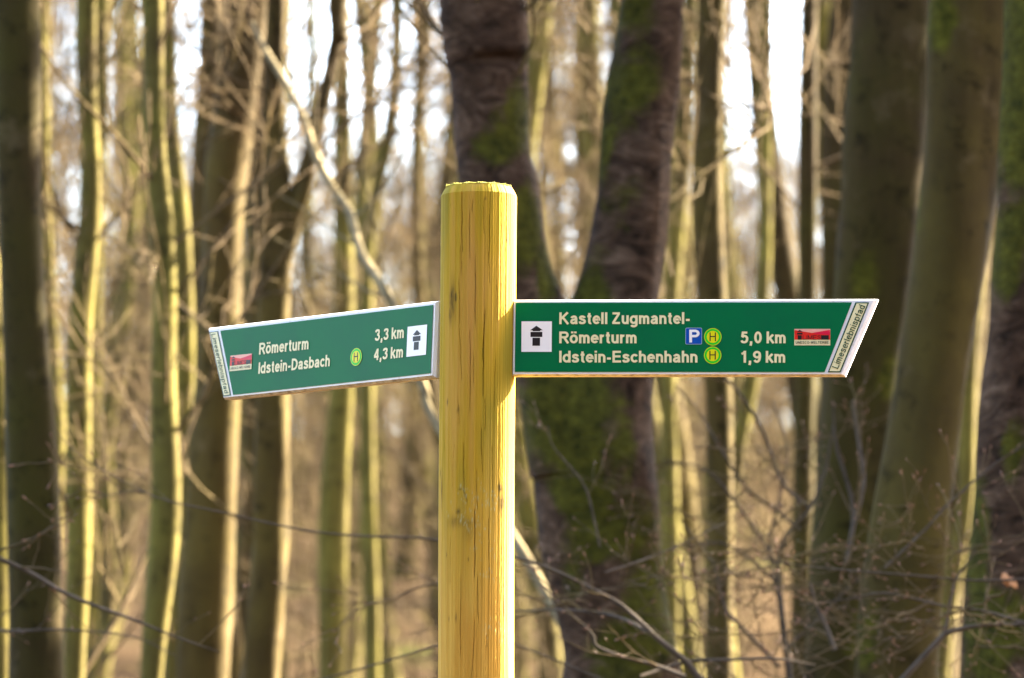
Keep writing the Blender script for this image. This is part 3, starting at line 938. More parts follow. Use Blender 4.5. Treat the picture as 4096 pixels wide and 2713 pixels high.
def limb_line(rows, D, ext, rng):
    """a limb that starts inside its trunk: rows bottom to top (y, xl, xr), then ext metres more"""
    rows = sorted(rows, key=lambda r: -r[0])
    pts = np.array([[*at((a + b) / 2, y, D), (b - a) / 2 / F * D] for (y, a, b) in rows])
    d = unit((pts[-1, :3] - pts[-2, :3])[None])[0]
    d = unit((d + np.array([0, 0, .6]))[None])[0]
    ups = [[*(pts[-1, :3] + d * ext * f + rng.normal(size=3) * .04), pts[-1, 3] * (1 - .85 * f)] for f in (.25, .5, .75, 1)]
    return spline(np.vstack([pts, ups]), 60)


G_SUN = 'sunlit beech trunks left of the signpost'
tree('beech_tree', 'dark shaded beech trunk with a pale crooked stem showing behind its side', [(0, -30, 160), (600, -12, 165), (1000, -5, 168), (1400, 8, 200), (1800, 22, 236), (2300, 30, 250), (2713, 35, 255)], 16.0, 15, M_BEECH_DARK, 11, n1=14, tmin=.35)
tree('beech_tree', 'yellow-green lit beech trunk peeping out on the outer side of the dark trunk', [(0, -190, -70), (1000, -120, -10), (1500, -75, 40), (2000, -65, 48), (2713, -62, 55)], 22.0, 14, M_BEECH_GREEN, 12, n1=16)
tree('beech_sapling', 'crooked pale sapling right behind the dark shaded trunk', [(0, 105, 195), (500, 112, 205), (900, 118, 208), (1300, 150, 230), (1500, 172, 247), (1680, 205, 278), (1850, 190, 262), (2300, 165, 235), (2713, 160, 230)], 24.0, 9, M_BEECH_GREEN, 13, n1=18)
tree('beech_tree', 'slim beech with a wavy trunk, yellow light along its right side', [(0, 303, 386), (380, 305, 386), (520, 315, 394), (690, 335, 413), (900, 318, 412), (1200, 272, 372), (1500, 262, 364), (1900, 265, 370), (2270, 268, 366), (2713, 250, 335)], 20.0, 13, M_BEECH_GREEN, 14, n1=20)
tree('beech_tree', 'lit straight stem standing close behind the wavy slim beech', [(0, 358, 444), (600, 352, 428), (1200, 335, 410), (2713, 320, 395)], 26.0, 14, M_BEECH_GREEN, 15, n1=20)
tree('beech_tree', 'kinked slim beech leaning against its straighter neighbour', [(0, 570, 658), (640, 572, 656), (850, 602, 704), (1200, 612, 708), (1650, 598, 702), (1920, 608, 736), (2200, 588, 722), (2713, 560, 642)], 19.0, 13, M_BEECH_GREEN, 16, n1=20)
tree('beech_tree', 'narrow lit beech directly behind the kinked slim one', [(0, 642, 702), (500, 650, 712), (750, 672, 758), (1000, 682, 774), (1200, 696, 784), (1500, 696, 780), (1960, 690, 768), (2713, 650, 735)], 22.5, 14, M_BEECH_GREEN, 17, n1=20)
tree('beech_tree', 'brown beech half hidden by the thick olive trunk before it', [(0, 800, 895), (300, 796, 890), (600, 765, 868), (1000, 750, 850), (2713, 735, 840)], 24.0, 15, M_BEECH, 18, n1=18)
tree('beech_tree', 'thickest olive beech behind the left board, yellow edge on its sunny side', [(0, 895, 1083), (380, 865, 1030), (690, 806, 985), (920, 803, 970), (1200, 798, 966), (1616, 774, 967), (2041, 738, 944), (2351, 722, 936), (2713, 692, 918)], 21.0, 16, M_BEECH, 19, n1=16, tmin=.3)
tree('beech_tree', 'forked beech, its two stems parting in a narrow V against the sky', [(0, 1068, 1152), (230, 1056, 1134), (459, 1046, 1136), (650, 1050, 1150), (800, 1058, 1196), (1000, 1046, 1178), (1200, 1030, 1150), (1500, 1028, 1160), (2041, 1008, 1160), (2350, 1002, 1150), (2713, 950, 1110)], 20.0, 15, M_BEECH, 20, n1=18,
     limbs=[([(1050, 1080, 1170), (860, 1120, 1215), (760, 1165, 1250), (612, 1212, 1276), (459, 1254, 1312), (153, 1316, 1376), (0, 1310, 1385)], 20.0, 6, 0)])
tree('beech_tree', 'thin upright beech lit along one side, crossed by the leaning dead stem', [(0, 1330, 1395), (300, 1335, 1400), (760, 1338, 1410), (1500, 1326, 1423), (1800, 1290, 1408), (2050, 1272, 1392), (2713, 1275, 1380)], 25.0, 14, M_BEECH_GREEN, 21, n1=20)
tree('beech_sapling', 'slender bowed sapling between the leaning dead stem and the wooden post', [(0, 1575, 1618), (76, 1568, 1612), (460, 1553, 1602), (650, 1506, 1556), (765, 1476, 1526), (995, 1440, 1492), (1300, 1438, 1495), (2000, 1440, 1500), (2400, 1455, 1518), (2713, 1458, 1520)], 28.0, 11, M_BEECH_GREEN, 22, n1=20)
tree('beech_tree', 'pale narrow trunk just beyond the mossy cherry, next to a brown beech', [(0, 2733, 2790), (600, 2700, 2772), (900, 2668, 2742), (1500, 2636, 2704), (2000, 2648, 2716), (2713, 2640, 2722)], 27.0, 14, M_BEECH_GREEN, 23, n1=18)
tree('beech_tree', 'brown beech with a snapped side branch, behind the middle of the long board', [(0, 2788, 2912), (300, 2782, 2890), (460, 2776, 2894), (690, 2766, 2884), (920, 2762, 2892), (1200, 2788, 2908), (1600, 2828, 2938), (2200, 2824, 2932), (2713, 2818, 2932)], 19.5, 15, M_BEECH, 24, n1=14, tmin=.35,
     limbs=[([(640, 2850, 2880), (615, 2895, 2920), (590, 2950, 2970), (555, 2985, 2998)], 19.5, .15, 1)])
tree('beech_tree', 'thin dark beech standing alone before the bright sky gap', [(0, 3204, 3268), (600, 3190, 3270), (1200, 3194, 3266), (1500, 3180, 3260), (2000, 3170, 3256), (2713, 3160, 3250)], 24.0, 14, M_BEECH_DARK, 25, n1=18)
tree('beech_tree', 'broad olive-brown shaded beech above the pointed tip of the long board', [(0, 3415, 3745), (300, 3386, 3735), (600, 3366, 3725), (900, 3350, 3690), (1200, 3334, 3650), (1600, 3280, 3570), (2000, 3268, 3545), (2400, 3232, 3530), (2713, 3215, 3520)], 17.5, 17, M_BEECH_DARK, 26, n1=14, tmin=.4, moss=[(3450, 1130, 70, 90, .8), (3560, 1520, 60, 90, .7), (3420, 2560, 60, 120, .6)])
tree('beech_tree', 'leaning broad beech crossing in front of its olive neighbour, moss on its upper side', [(0, 3712, 4072), (400, 3700, 4034), (800, 3655, 3996), (1200, 3616, 3936), (1550, 3557, 3862), (1900, 3512, 3838), (2150, 3466, 3800), (2400, 3440, 3765), (2713, 3420, 3735)], 15.6, 16, M_BEECH, 27, n1=14, tmin=.4, moss=[(3770, 80, 70, 130, .85), (3660, 800, 35, 170, .7), (3620, 950, 30, 120, .7), (3560, 1560, 50, 80, .6), (3470, 2550, 60, 120, .6)])
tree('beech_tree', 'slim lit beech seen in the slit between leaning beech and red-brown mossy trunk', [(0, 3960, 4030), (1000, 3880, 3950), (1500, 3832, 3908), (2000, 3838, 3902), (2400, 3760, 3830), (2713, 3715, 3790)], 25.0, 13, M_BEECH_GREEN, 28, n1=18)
tree('cherry_tree', 'red-brown banded trunk with moss, at the edge beyond the leaning beech', [(0, 4045, 4410), (600, 3990, 4370), (1200, 3925, 4300), (1600, 3892, 4265), (2000, 3902, 4272), (2300, 3884, 4285), (2713, 3835, 4310)], 15.0, 15, M_CHERRY, 29, amp=.07, n1=12, tmin=.45, sides=34, moss=[(4080, 300, 130, 500, .9), (4020, 1000, 90, 200, .8), (4060, 1830, 60, 120, .7), (3900, 2150, 60, 250, .8), (3960, 2560, 110, 220, .9), (4080, 2500, 70, 150, .7)])


# the big double-stemmed cherry behind the post
def big_cherry():
    D = 16.0
    tree('cherry_tree', 'big dark mossy cherry behind the post, its two stems forking in a V', [(0, 2480, 2742), (350, 2455, 2715), (600, 2384, 2692), (750, 2392, 2684), (950, 2392, 2664), (1150, 2360, 2648), (1350, 2240, 2632), (1550, 2085, 2612), (1700, 2085, 2622), (1900, 2110, 2642), (2100, 2165, 2645), (2350, 2222, 2662), (2550, 2245, 2690), (2713, 2262, 2755)], D, 15, M_CHERRY, 37, sides=40, amp=.06, n1=14, tmin=.45,
         moss=[(2010, 560, 110, 130, .6), (2075, 480, 60, 160, .7), (2100, 900, 70, 200, .75), (2190, 1080, 50, 130, .8), (2540, 60, 110, 110, .6), (2520, 330, 150, 170, .7), (2400, 560, 60, 130, .8), (2500, 830, 110, 120, .5), (2370, 1200, 80, 150, .8), (2260, 1650, 180, 230, .95), (2330, 1950, 110, 220, .9), (2480, 1750, 80, 150, .6), (2400, 2150, 130, 130, .7), (2560, 2060, 100, 120, .6), (2600, 2400, 130, 160, .8), (2520, 2620, 200, 130, .8), (2300, 2330, 60, 120, .4)],
         limbs=[([(1900, 2120, 2420), (1600, 2080, 2400), (1400, 2040, 2330), (1200, 1975, 2242), (1000, 1908, 2188), (760, 1850, 2152), (600, 1826, 2116), (300, 1796, 2104), (0, 1762, 2100)], D - .05, 6, 0)])


big_cherry()


# leaning dead stem caught in the forked beech
def dead_stem():
    rows = [(1010, 90, 19.86, 26), (1056, 191, 19.75, 36), (1140, 330, 19.6, 42), (1220, 490, 19.45, 46), (1258, 610, 19.35, 48), (1330, 750, 19.2, 52), (1400, 857, 19.1, 56), (1446, 1017, 18.95, 58), (1560, 1200, 18.8, 58), (1690, 1540, 18.5, 60),
            (1745, 1690, 18.4, 60), (2065, 2170, 18.0, 64), (2220, 2440, 17.8, 66), (2600, 3100, 17.4, 72), (3150, 4000, 16.9, 84)]
    pts = []
    for (x, y, D, w) in rows:
        pts.append([*at(x, y, D), .68 * w / 2 / F * D])
    g = np.array(pts[-1]); gz = float(ground_z(g[0], g[1]))
    if g[2] > gz:
        pts.append([g[0] + .1, g[1] - .1, gz - .08, g[3] * 1.1])
    line = spline(np.array(pts)[::-1], 90)
    root = np.array([line[0, 0], line[0, 1], gz])
    rng = np.random.default_rng(31)
    t = thing('dead_stem', 'pale bare dead stem leaning across and propped against the forked beech', 'dead tree', tuple(root))
    acc = Acc(); acc.add(*tubes(line[None, :, :3], bark_radius(line[:, 3], line[:, 2], 14, rng, .10)[None], 14))
    link('stem', acc.mesh('stem', [M_BEECH_PALE], off=root), t)
    b1, r1 = sprout(rng, line[None, :, :3], line[None, :, 3], 6, .3, .98, .7, 60, 6, up=.2, jit=.1, rfac=.35)
    for k in range(len(b1)):
        c1 = Acc(); c1.tube(b1[k:k + 1], r1[k:k + 1], 5)
        link('branch', c1.mesh('branch', [M_BEECH_PALE], off=root), t)


dead_stem()

# ------------------------------------------------------------------ slender beeches farther back, copies of a few kinds
def proto(seed, height, r, n1, length, twig_r=.0028, n2=8, n3=5, tmin=.08, sides=10, low=0):
    rng = np.random.default_rng(seed)
    n = 40
    f = np.linspace(0, 1, n)
    x = np.cumsum(rng.normal(size=n)) * .052; y = np.cumsum(rng.normal(size=n)) * .052
    for _ in range(3):
        x[1:-1] = (x[:-2] + x[1:-1] + x[2:]) / 3; y[1:-1] = (y[:-2] + y[1:-1] + y[2:]) / 3
    rad = r * (1 - .9 * f) * (1 + .5 * np.exp(-f * 30))
    line = np.stack([x - x[0], y - y[0], f * height - .12, rad], -1)
    ta = Acc(); ta.add(*tubes(line[None, :, :3], bark_radius(line[:, 3], line[:, 2], sides, rng, .06)[None], sides))
    ca = Acc()
    if low:
        b, rr_ = sprout(rng, line[None, :, :3], line[None, :, 3], low, .06, .45, 1.0, 62, 6, up=.15, jit=.14, rfac=.3, rmin=twig_r, rlen=.006)
        ca.tube(b, rr_, 4); b2, r2 = sprout(rng, b, rr_, 5, .2, .98, .4, 45, 4, up=.1, jit=.12, rfac=.6, rmin=twig_r, rlen=.006); ca.tube(b2, r2, 3)
    crown_of(line, rng, n1, ca, twig_r=twig_r, tmin=tmin, length=length, n2=n2, n3=n3, angle=58, up=.2, coarse=sides < 8)
    return ta, ca


PROT = []
for i, (h, r, n1, ln) in enumerate([(15, .090, 24, 1.5), (13, .072, 26, 1.35), (17, .11, 22, 1.7), (10, .045, 28, 1.2), (7, .025, 32, 1.1), (14, .080, 24, 1.5)]):
    pole = i not in (3, 4)
    ta, ca = proto(100 + i, h, r, n1, ln, tmin=.42 if pole else .08, low=7 if pole else 0, sides=12)
    PROT.append((ta.mesh('trunk', [[M_BEECH, M_BEECH_GREEN, M_BEECH_DARK, M_BEECH, M_TWIG, M_BEECH_GREEN][i]]), ca.mesh('crown', [M_TWIG])))


def in_gap(x, y, half, small=True):
    """the clearings where the photograph shows open sky; half = crown reach in metres"""
    for (a, b) in ((1190, 1310), (1400, 1490), (2950, 3030), (3090, 3185), (3285, 3335), (700, 760)) + (((215, 290), (450, 550), (1650, 1710)) if small else ()):
        if a - half / y * F < 2048 + F * x / y < b + half / y * F: return True
    return False


rng = np.random.default_rng(55)
placed = []


def put_beech(x, y, pi, s):
    young = pi in (3, 4)
    t = thing('young_beech' if young else 'beech_tree',
              'thin twiggy young beech in the blurred wood farther back' if young else 'slender beech pole in the blurred wood farther back',
              'tree', (x, y, float(ground_z(x, y))), 'thin young beeches farther back' if young else 'slender beech poles farther back')
    t.rotation_euler = (rng.normal() * .03, rng.normal() * .03, rng.random() * 6.28)
    t.scale = (s, s, s)
    link('trunk', PROT[pi][0], t); link('crown', PROT[pi][1], t)


cnt = [0, 0]
for k in range(9000):                                     # bare poles and twiggy saplings; the sky gaps stay open
    y = 26 + 40 * rng.random() ** .9
    x = (rng.random() * 2 - 1) * (y * .093 + 1.2)
    pi = int(rng.choice(6, p=[.20, .20, .14, .20, .10, .16]))
    yg = int(pi in (3, 4))
    if cnt[yg] >= (105, 50)[yg]: continue
    if in_gap(x, y, .07 if not yg else .35, not yg): continue
    if any((x - a) ** 2 + (y - b) ** 2 < .16 for a, b in placed): continue
    placed.append((x, y)); cnt[yg] += 1
    put_beech(x, y, pi, .75 + .5 * rng.random())
for k in range(70):                                       # low growth everywhere
    y = 30 + 45 * rng.random()
    x = (rng.random() * 2 - 1) * (y * .093 + 1)
    if k % 3 == 0: x = (rng.uniform(*[(640, 800), (1130, 1560), (2860, 3400)][(k // 3) % 3]) - 2048) / F * y
    put_beech(x, y, 4, .40 + .25 * rng.random())


# ------------------------------------------------------------------ the distant wood: one mass of stems and twigs
def distant_wood():
    rng = np.random.default_rng(77)
    protos = []
    for i, (h, r, n1, ln) in enumerate([(16, .09, 26, 2.4), (12, .055, 30, 2.0), (8, .03, 28, 1.6)]):
        ta, ca = proto(200 + i, h, r, n1, ln, twig_r=.0042, n2=5, n3=2, tmin=.05, sides=6)
        protos.append([(np.concatenate(a.v), np.concatenate(a.q)) for a in (ta, ca)])
    accs = (Acc(), Acc())
    n = 0
    for k in range(6000):
        if n >= 150: break
        y = 66 + 62 * rng.random()
        x = (rng.random() * 2 - 1) * (y * .098 + 3)
        if in_gap(x, y, .4, False): continue
        n += 1
        pr = protos[int(rng.integers(3))]
        a = rng.random() * 6.28; s = .8 + .5 * rng.random(); c, sn = math.cos(a) * s, math.sin(a) * s
        M = np.array([[c, -sn, 0], [sn, c, 0], [0, 0, s]])
        lean = np.array([rng.normal() * .04, rng.normal() * .04])
        off = np.array([x, y, float(ground_z(x, y))])
        for (v, q), acc in zip(pr, accs):
            w = v @ M.T; w[:, :2] += w[:, 2:3] * lean
            acc.add(w + off, q)
    ta, ca = proto(210, 5.0, .02, 15, 1.5, twig_r=.0042, n2=4, n3=3, tmin=.03, sides=5)
    bush = [(np.concatenate(a.v), np.concatenate(a.q)) for a in (ta, ca)]
    for k in range(380):                                  # undergrowth along the slope and its crest
        y = 58 + 70 * rng.random(); x = (rng.random() * 2 - 1) * (y * .098 + 2)
        if k >= 200:                                      # thicker where no tall trees stand
            y = 70 + 55 * rng.random()
            x = (rng.uniform(*[(640, 800), (1130, 1560), (2860, 3400)][k % 3]) - 2048) / F * y
        a = rng.random() * 6.28; sz = .6 + .7 * rng.random(); c, sn = math.cos(a) * sz, math.sin(a) * sz
        M = np.array([[c, -sn, 0], [sn, c, 0], [0, 0, sz]])
        off = np.array([x, y, float(ground_z(x, y))])
        for (v, q), acc in zip(bush, accs): acc.add(v @ M.T + off, q)
    for acc, nm, m, lab in ((accs[0], 'distant_stems', M_BEECH_GREEN, 'far stems of the wood on the slope, one blurred mass'), (accs[1], 'distant_twigs', M_TWIG, 'haze of bare twigs in the far wood')):
        o = link(nm, acc.mesh(nm, [m])); o['kind'] = 'stuff'; o['label'] = lab; o['category'] = 'wood'


distant_wood()

# ------------------------------------------------------------------ young beeches close behind the post (budded branches)
def buds_on(rng, P, acc, n, size=.013, tmin=.1):
    """slim pointed beech buds along the twigs"""
    M, K, _ = P.shape
    t = tmin + (1 - tmin) * rng.random((M, n)); t[:, 0] = 1
    s = t * (K - 1); i = np.minimum(s.astype(int), K - 2); f = (s - i)[..., None]
    mi = np.arange(M)[:, None]
    b = (P[mi, i] * (1 - f) + P[mi, i + 1] * f).reshape(-1, 3)
    tan = unit(P[mi, i + 1] - P[mi, i]).reshape(-1, 3)
    rv = rng.normal(size=b.shape); d = unit(tan + .9 * unit(rv) * (t.reshape(-1, 1) < .999))
    L = size * (.7 + .7 * rng.random((len(b), 1, 1)))
    k = np.array([0, .35, .7, 1.])[None, :, None]
    pts = b[:, None] + d[:, None] * L * k
    rad = np.array([.0007, .0018, .0013, .0002])[None] * (.8 + .5 * rng.random((len(b), 1)))
    acc.tube(pts, rad, 4)


def young(name, label, stem, branches, seed, n_side=7, extra=None, leaves=()):
    """stem / branches: lists of (px, py, width px, distance)"""
    rng = np.random.default_rng(seed)
    sp = [[*at(x, y, D), w / 2 / F * D] for (x, y, w, D) in stem]
    gx, gy = sp[0][0], sp[0][1]
    gz = float(ground_z(gx, gy))
    z1 = sp[0][2]
    sp = [[gx + (.03 * math.sin(5 * f) if f else 0), gy, gz - .1 + (z1 - gz + .1) * f, sp[0][3] * (1.3 - .3 * f)] for f in (0, .2, .4, .6, .8, .93)] + sp
    line = spline(np.array(sp), 60)
    root = np.array([gx, gy, gz])
    t = thing(name, label, 'young tree', tuple(root), None)
    acc = Acc(); acc.tube(line[None, :, :3], line[None, :, 3], 9)
    link('stem', acc.mesh('stem', [M_TWIG_GREY], off=root), t)
    ta = Acc(); ba = Acc()
    lines = []
    for br in branches:
        l = spline(np.array([[*at(x, y, D), w / 2 / F * D] for (x, y, w, D) in br]), 26)
        a2 = Acc(); a2.tube(l[None, :, :3], np.maximum(l[None, :, 3], .0008), 7)
        link('branch', a2.mesh('branch', [M_TWIG_GREY], off=root), t)
        lines.append(l)
    Ls = np.array([l[:, :3] for l in lines]); Rs = np.array([l[:, 3] for l in lines])
    if extra is not None: Ls = np.concatenate([Ls, extra[0]]); Rs = np.concatenate([Rs, extra[1]]); ta.tube(extra[0], extra[1], 4)
    b1, r1 = sprout(rng, Ls, Rs, n_side, .08, .97, .26, 42, 7, up=.10, jit=.10, rfac=.5, rmin=.0012, flat=.3)
    ta.tube(b1, r1, 4)
    b2, r2 = sprout(rng, b1, r1, 2, .2, .95, .10, 42, 4, up=.1, jit=.1, rfac=.7, rmin=.0010)
    ta.tube(b2, r2, 3)
    buds_on(rng, b1, ba, 3); buds_on(rng, b2, ba, 1)
    o = link('twigs', ta.mesh('twigs', [M_TWIG], off=root), t); o['kind'] = 'stuff'
    o = link('buds', ba.mesh('buds', [M_BUD], off=root), t); o['kind'] = 'stuff'
    for (x, y, D, size, ang) in leaves:
        c = at(x, y, D) - root
        n = 7
        f = np.linspace(0, 1, n)
        wd = np.sin(math.pi * f ** .8) * .28 * size
        ax = np.array([math.cos(ang), .2, math.sin(ang)]); sd = np.array([-math.sin(ang), .35, math.cos(ang)])
        v = []
        for k in range(n):
            m = c + ax * size * f[k] + np.array([0, -.12 * size * math.sin(3 * f[k]), 0])
            v += [m - sd * wd[k] + np.array([0, .1 * size * f[k], 0]), m, m + sd * wd[k] + np.array([0, -.05 * size, 0]) * wd[k] / max(size, 1e-6)]
        q = []
        for k in range(n - 1):
            for s in (0, 1):
                q.append([k * 3 + s, k * 3 + s + 1, k * 3 + s + 4, k * 3 + s + 3])
        link('leaf', mesh_np('leaf', np.array(v), q, None, [M_LEAF]), t)
    return t


def loose_twigs(rng, n, x0, x1, y0, y1, D0, D1, L0, L1, slope=.25, r=.0022, K=26):
    """gently arching side branches spread through a patch of the thicket"""
    P = []; R = []
    for k in range(n):
        D = rng.uniform(D0, D1)
        a = at(rng.uniform(x0, x1), rng.uniform(y0, y1), D)
        sgn = 1 if rng.random() < .5 else -1
        L = rng.uniform(L0, L1); s = rng.normal() * slope
        d = unit(np.array([[sgn, rng.normal() * .5, s]]))[0]
        f = np.linspace(0, 1, K)[:, None]
        p = a + L * (d * f + np.array([0, 0, -.25 * rng.random()]) * (f ** 2)) + np.cumsum(rng.normal(size=(K, 3)) * .0045, 0)
        P.append(p); R.append(r * (.7 + .9 * rng.random()) * (1 - .7 * f[:, 0]))
    return np.array(P), np.array(R)


rg = np.random.default_rng(5)
D1 = 13.9
young('young_beech', 'young beech whose long budded branch passes behind the wooden post', [(2985, 3250, 40, D1), (2930, 2900, 36, D1), (2743, 2645, 26, D1)],
      [[(2743, 2645, 25, D1), (2619, 2544, 22, D1), (2495, 2428, 19, D1), (2387, 2366, 17, D1), (2232, 2289, 14, D1), (2058, 2227, 12, D1), (1757, 2157, 10, D1), (1393, 2142, 9, D1), (1160, 2111, 8, D1), (890, 2049, 7, D1), (665, 2003, 5.5, D1), (541, 1949, 5, D1), (333, 1833, 4, D1), (224, 1724, 3, D1)],
       [(665, 2003, 5, D1), (541, 1962, 4.5, D1), (433, 1981, 4, D1), (350, 1961, 3, D1), (313, 1950, 2.5, D1)],
       [(2560, 2706, 14, 13.79), (2743, 2648, 15, 13.91), (2900, 2640, 13, 13.91), (3100, 2634, 10, 14.03), (3260, 2660, 7, 14.15)],
       [(2610, 2540, 13, 13.91), (2503, 2480, 12, 14.03), (2387, 2451, 11, 14.09), (2230, 2440, 10, 14.15), (2040, 2445, 8, 14.26), (1760, 2440, 5, 14.38)],
       [(2743, 2708, 18, 13.79), (2619, 2662, 16, 13.79), (2495, 2629, 14, 13.79), (2387, 2585, 13, 13.79), (2371, 2540, 11, 13.79), (2300, 2470, 8, 13.79), (2230, 2440, 5, 13.79)],
       [(2420, 2290, 8, 14.03), (2600, 2230, 8, 14.15), (2760, 2160, 7, 14.26), (2900, 2090, 5, 14.38)],
       [(2400, 2190, 9, 14.62), (2370, 2050, 9, 14.62), (2330, 1930, 8, 14.62), (2215, 1790, 6, 14.62), (2190, 1700, 4, 14.62)],
       [(2600, 2800, 9, 14.26), (2000, 2560, 8, 14.26), (1757, 2583, 9, 14.26), (1470, 2668, 8, 14.26), (1200, 2740, 6, 14.26)]],
      41, n_side=4, extra=loose_twigs(rg, 10, 1850, 2650, 2180, 2520, 13.7, 15.2, .25, .55))
D2 = 13.9
young('young_beech', 'young beech thicket below the tip of the long board, dry leaves on one twig', [(3540, 2800, 30, D2), (3600, 2730, 26, D2), (3780, 2535, 24, D2)],
      [[(3780, 2535, 23, D2), (3860, 2512, 20, D2), (3950, 2500, 18, D2), (4110, 2495, 15, D2), (4300, 2470, 10, D2)],
       [(3780, 2530, 15, D2), (3796, 2440, 14, D2), (3815, 2340, 12, D2), (3835, 2300, 10, D2), (3905, 2200, 6, D2)],
       [(4120, 2498, 12, D2), (3933, 2444, 11, D2), (3798, 2429, 10, D2), (3643, 2392, 9, D2), (3518, 2372, 8, D2), (3389, 2398, 6, D2), (3200, 2420, 4, D2)],
       [(4130, 2318, 11, 13.79), (3900, 2322, 10, 13.79), (3700, 2306, 9, 13.79), (3500, 2290, 8, 13.79), (3250, 2268, 6, 13.79), (3050, 2240, 4, 13.79)],
       [(3540, 2270, 13, 14.15), (3600, 2215, 12, 14.15), (3710, 2110, 11, 14.15), (3810, 2000, 10, 14.15), (3990, 1850, 8, 14.15), (4120, 1770, 6, 14.15)],
       [(3385, 2260, 18, 14.85), (3400, 2180, 20, 14.85), (3412, 2110, 20, 14.85), (3440, 2010, 20, 14.85), (3456, 1900, 18, 14.85), (3430, 1740, 15, 14.85), (3410, 1600, 12, 14.85)],
       [(3412, 2110, 16, 14.97), (3408, 2000, 18, 14.97), (3380, 1900, 15, 14.97), (3345, 1780, 12, 14.97), (3330, 1600, 8, 14.97)],
       [(3340, 2600, 20, 14.38), (3310, 2520, 18, 14.38), (3262, 2410, 14, 14.38), (3240, 2330, 9, 14.38)]],
      42, n_side=4, leaves=[(4012, 2290, 13.85, .040, -1.2), (4036, 2312, 13.85, .035, -.9)],
      extra=loose_twigs(rg, 22, 2950, 4150, 2180, 2720, 13.6, 15.2, .2, .5, .22))
D3 = 16.05
young('young_beech', 'dark many-stemmed beech bush beneath the middle of the long board', [(3175, 3000, 34, D3), (3158, 2713, 30, D3), (3132, 2506, 26, D3), (3109, 2274, 22, D3)],
      [[(3109, 2274, 20, D3), (3140, 2150, 16, D3), (3240, 2034, 14, D3), (3300, 1880, 11, D3), (3333, 1700, 7, D3)],
       [(3240, 2034, 14, D3), (3132, 1933, 15, D3), (3055, 1732, 14, D3), (2962, 1577, 12, D3), (2880, 1490, 9, D3)],
       [(3200, 2120, 13, D3), (3090, 2030, 12, D3), (2980, 1950, 12, D3), (2880, 1790, 10, D3), (2790, 1640, 8, D3), (2700, 1540, 6, D3)],
       [(3109, 2274, 14, 16.18), (3060, 2180, 13, 16.18), (2905, 1960, 12, 16.18), (2800, 1870, 9, 16.18), (2650, 1840, 6, 16.18)],
       [(3120, 2670, 16, 15.92), (3000, 2544, 15, 15.92), (2900, 2428, 13, 15.92), (2850, 2250, 10, 15.92), (2720, 2080, 7, 15.92)],
       [(3125, 2450, 14, 16.31), (3080, 2200, 13, 16.31), (3120, 1980, 11, 16.31), (3150, 1800, 9, 16.31), (3090, 1600, 6, 16.31)],
       [(3110, 2330, 12, 16.05), (2950, 2200, 10, 16.05), (2830, 2170, 9, 16.05), (2640, 2210, 6, 16.05)],
       [(3140, 2600, 12, 16.05), (3300, 2450, 10, 16.05), (3420, 2330, 8, 16.05), (3560, 2260, 5, 16.05)]],
      43, n_side=3, extra=loose_twigs(rg, 20, 2650, 3450, 1750, 2700, 15.2, 17.2, .25, .6, .5))
D4 = 13.9
young('young_beech', 'young beech at the edge, its grey branch drooping across the dark trunk', [(-330, 2900, 40, D4), (-300, 2500, 36, D4), (-260, 2180, 30, D4)],
      [[(-260, 2180, 26, D4), (-100, 2200, 24, D4), (15, 2243, 21, D4), (131, 2297, 19, D4), (247, 2366, 17, D4), (371, 2420, 15, D4), (541, 2482, 12, D4), (696, 2545, 9, D4), (880, 2610, 5, D4)],
       [(-280, 2450, 18, 14.50), (0, 2520, 12, 14.50), (260, 2520, 9, 14.50), (520, 2545, 6, 14.50), (700, 2620, 4, 14.50)]],
      44, n_side=4)


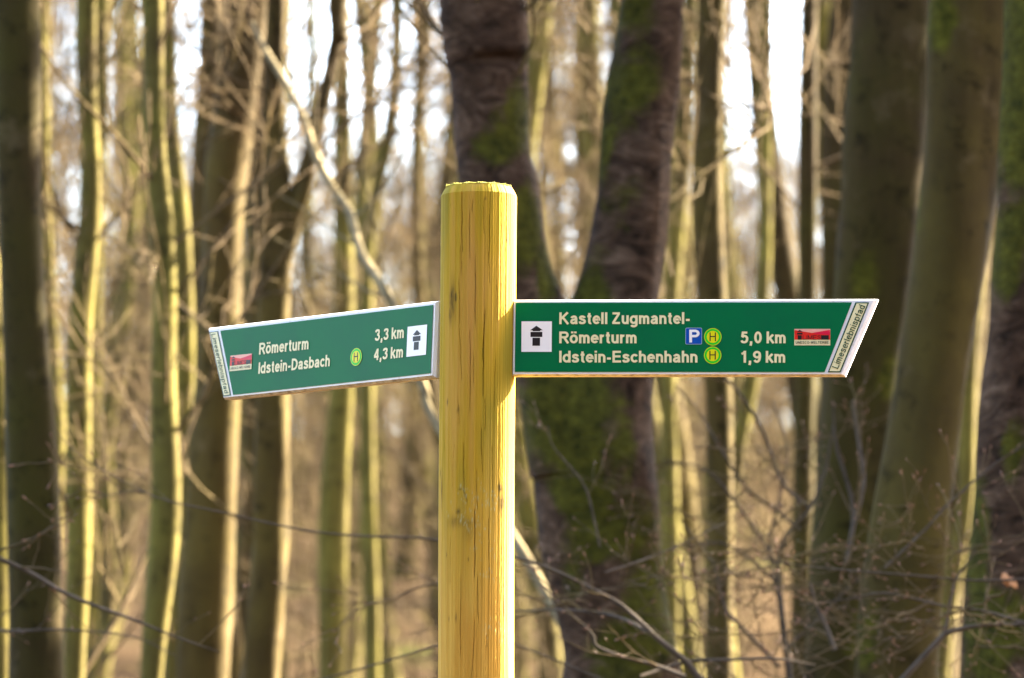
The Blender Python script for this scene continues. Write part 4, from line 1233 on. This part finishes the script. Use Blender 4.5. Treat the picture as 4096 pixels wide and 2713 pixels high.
# ------------------------------------------------------------------ tall spruces beside the view: they throw the shade on the near trunks
def spruce(x, y, h, r, seed, label, group=None):
    rng = np.random.default_rng(seed)
    z = float(ground_z(x, y))
    t = thing('spruce_tree', label, 'tree', (x, y, z), group)
    f = np.linspace(0, 1, 30)
    line = np.stack([.05 * np.sin(f * 5), .05 * np.cos(f * 4) - .05, f * h - .1, .24 * (1 - .95 * f)], -1)
    acc = Acc(); acc.tube(line[None, :, :3], line[None, :, 3], 12)
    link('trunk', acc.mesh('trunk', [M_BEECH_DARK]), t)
    nb = 580
    zf = .12 + .86 * np.sort(rng.random(nb))
    az = rng.random(nb) * 6.28
    L = r * np.clip((1 - zf) / .62, 0.03, 1) ** .8 * (.8 + .35 * rng.random(nb))
    k = np.linspace(0, 1, 6)
    P = np.stack([np.cos(az)[:, None] * L[:, None] * k, np.sin(az)[:, None] * L[:, None] * k, (zf * h)[:, None] - .28 * L[:, None] * k + .12 * L[:, None] * k ** 2.5], -1)
    R = .018 * (1 - .85 * k)[None] * (L / r)[:, None] + .002
    ca = Acc(); ca.tube(P, R, 4)
    # hanging needle sprays: flat strips along side twigs
    s1, q1 = sprout(rng, P, R, 26, .12, 1.0, .55, 55, 4, up=-.22, jit=.1, rfac=.5, rmin=.004)
    wv = np.array([.05, .075, .055, .01])[None] * (.7 + .6 * rng.random((len(s1), 1)))
    tn = unit(s1[:, -1] - s1[:, 0]); sd = unit(np.cross(tn, rng.normal(size=tn.shape)))
    A = s1 - sd[:, None] * wv[..., None]; B = s1 + sd[:, None] * wv[..., None]
    v = np.stack([A, B], 2).reshape(-1, 3)
    idx = np.arange(len(v)).reshape(len(s1), 4, 2)
    q = np.stack([idx[:, :-1, 0], idx[:, :-1, 1], idx[:, 1:, 1], idx[:, 1:, 0]], -1).reshape(-1, 4)
    ca.add(v, q)
    link('crown', ca.mesh('crown', [M_NEEDLE]), t)
    return t


def off_s(o, s):                  # o: offset across the sun's direction, s: distance along it
    e = np.array([math.sin(SUN_AZ), math.cos(SUN_AZ)]); p = np.array([-math.cos(SUN_AZ), math.sin(SUN_AZ)])
    return e * s + p * o


q = off_s(12.4, 17.5)
spruce(q[0], q[1], 24, 2.3, 91, 'tall dense spruce to the right of the trunks, shading them')

q = off_s(10.25, 16.0)
spruce(q[0], q[1], 14, 0.95, 92, 'smaller slim spruce in front of the tall dense one')

# unseen spruces added behind and beside the viewer to dim the sky light
first = None
rs = np.random.default_rng(9)
for (x, y, sc_) in [(-7.5, -9, 1.), (-3.5, -10.5, .9), (0.5, -9.5, 1.05), (4.5, -10, .95), (8.5, -8.5, 1.), (-11, -5, .9), (12, -5.5, 1.05), (13.5, 0.5, .95), (-5.5, -13, 1.1), (2.5, -13.5, 1.1), (7, -13, 1.), (14.5, 5.5, 1.), (-10.5, 0.5, .95), (-12, 5.5, 1.)]:
    if first is None:
        first = spruce(x, y, 19, 2.9, 93, 'tall unseen spruce added to dim the light on the signpost', 'unseen spruces added to dim the light'); t = first
    else:
        t = first.copy(); COL.objects.link(t)
        for ch in first.children:
            c = ch.copy(); COL.objects.link(c); c.parent = t
    t.location = (x, y, float(ground_z(x, y))); t.rotation_euler = (0, 0, rs.random() * 6.28); t.scale = (sc_,) * 3
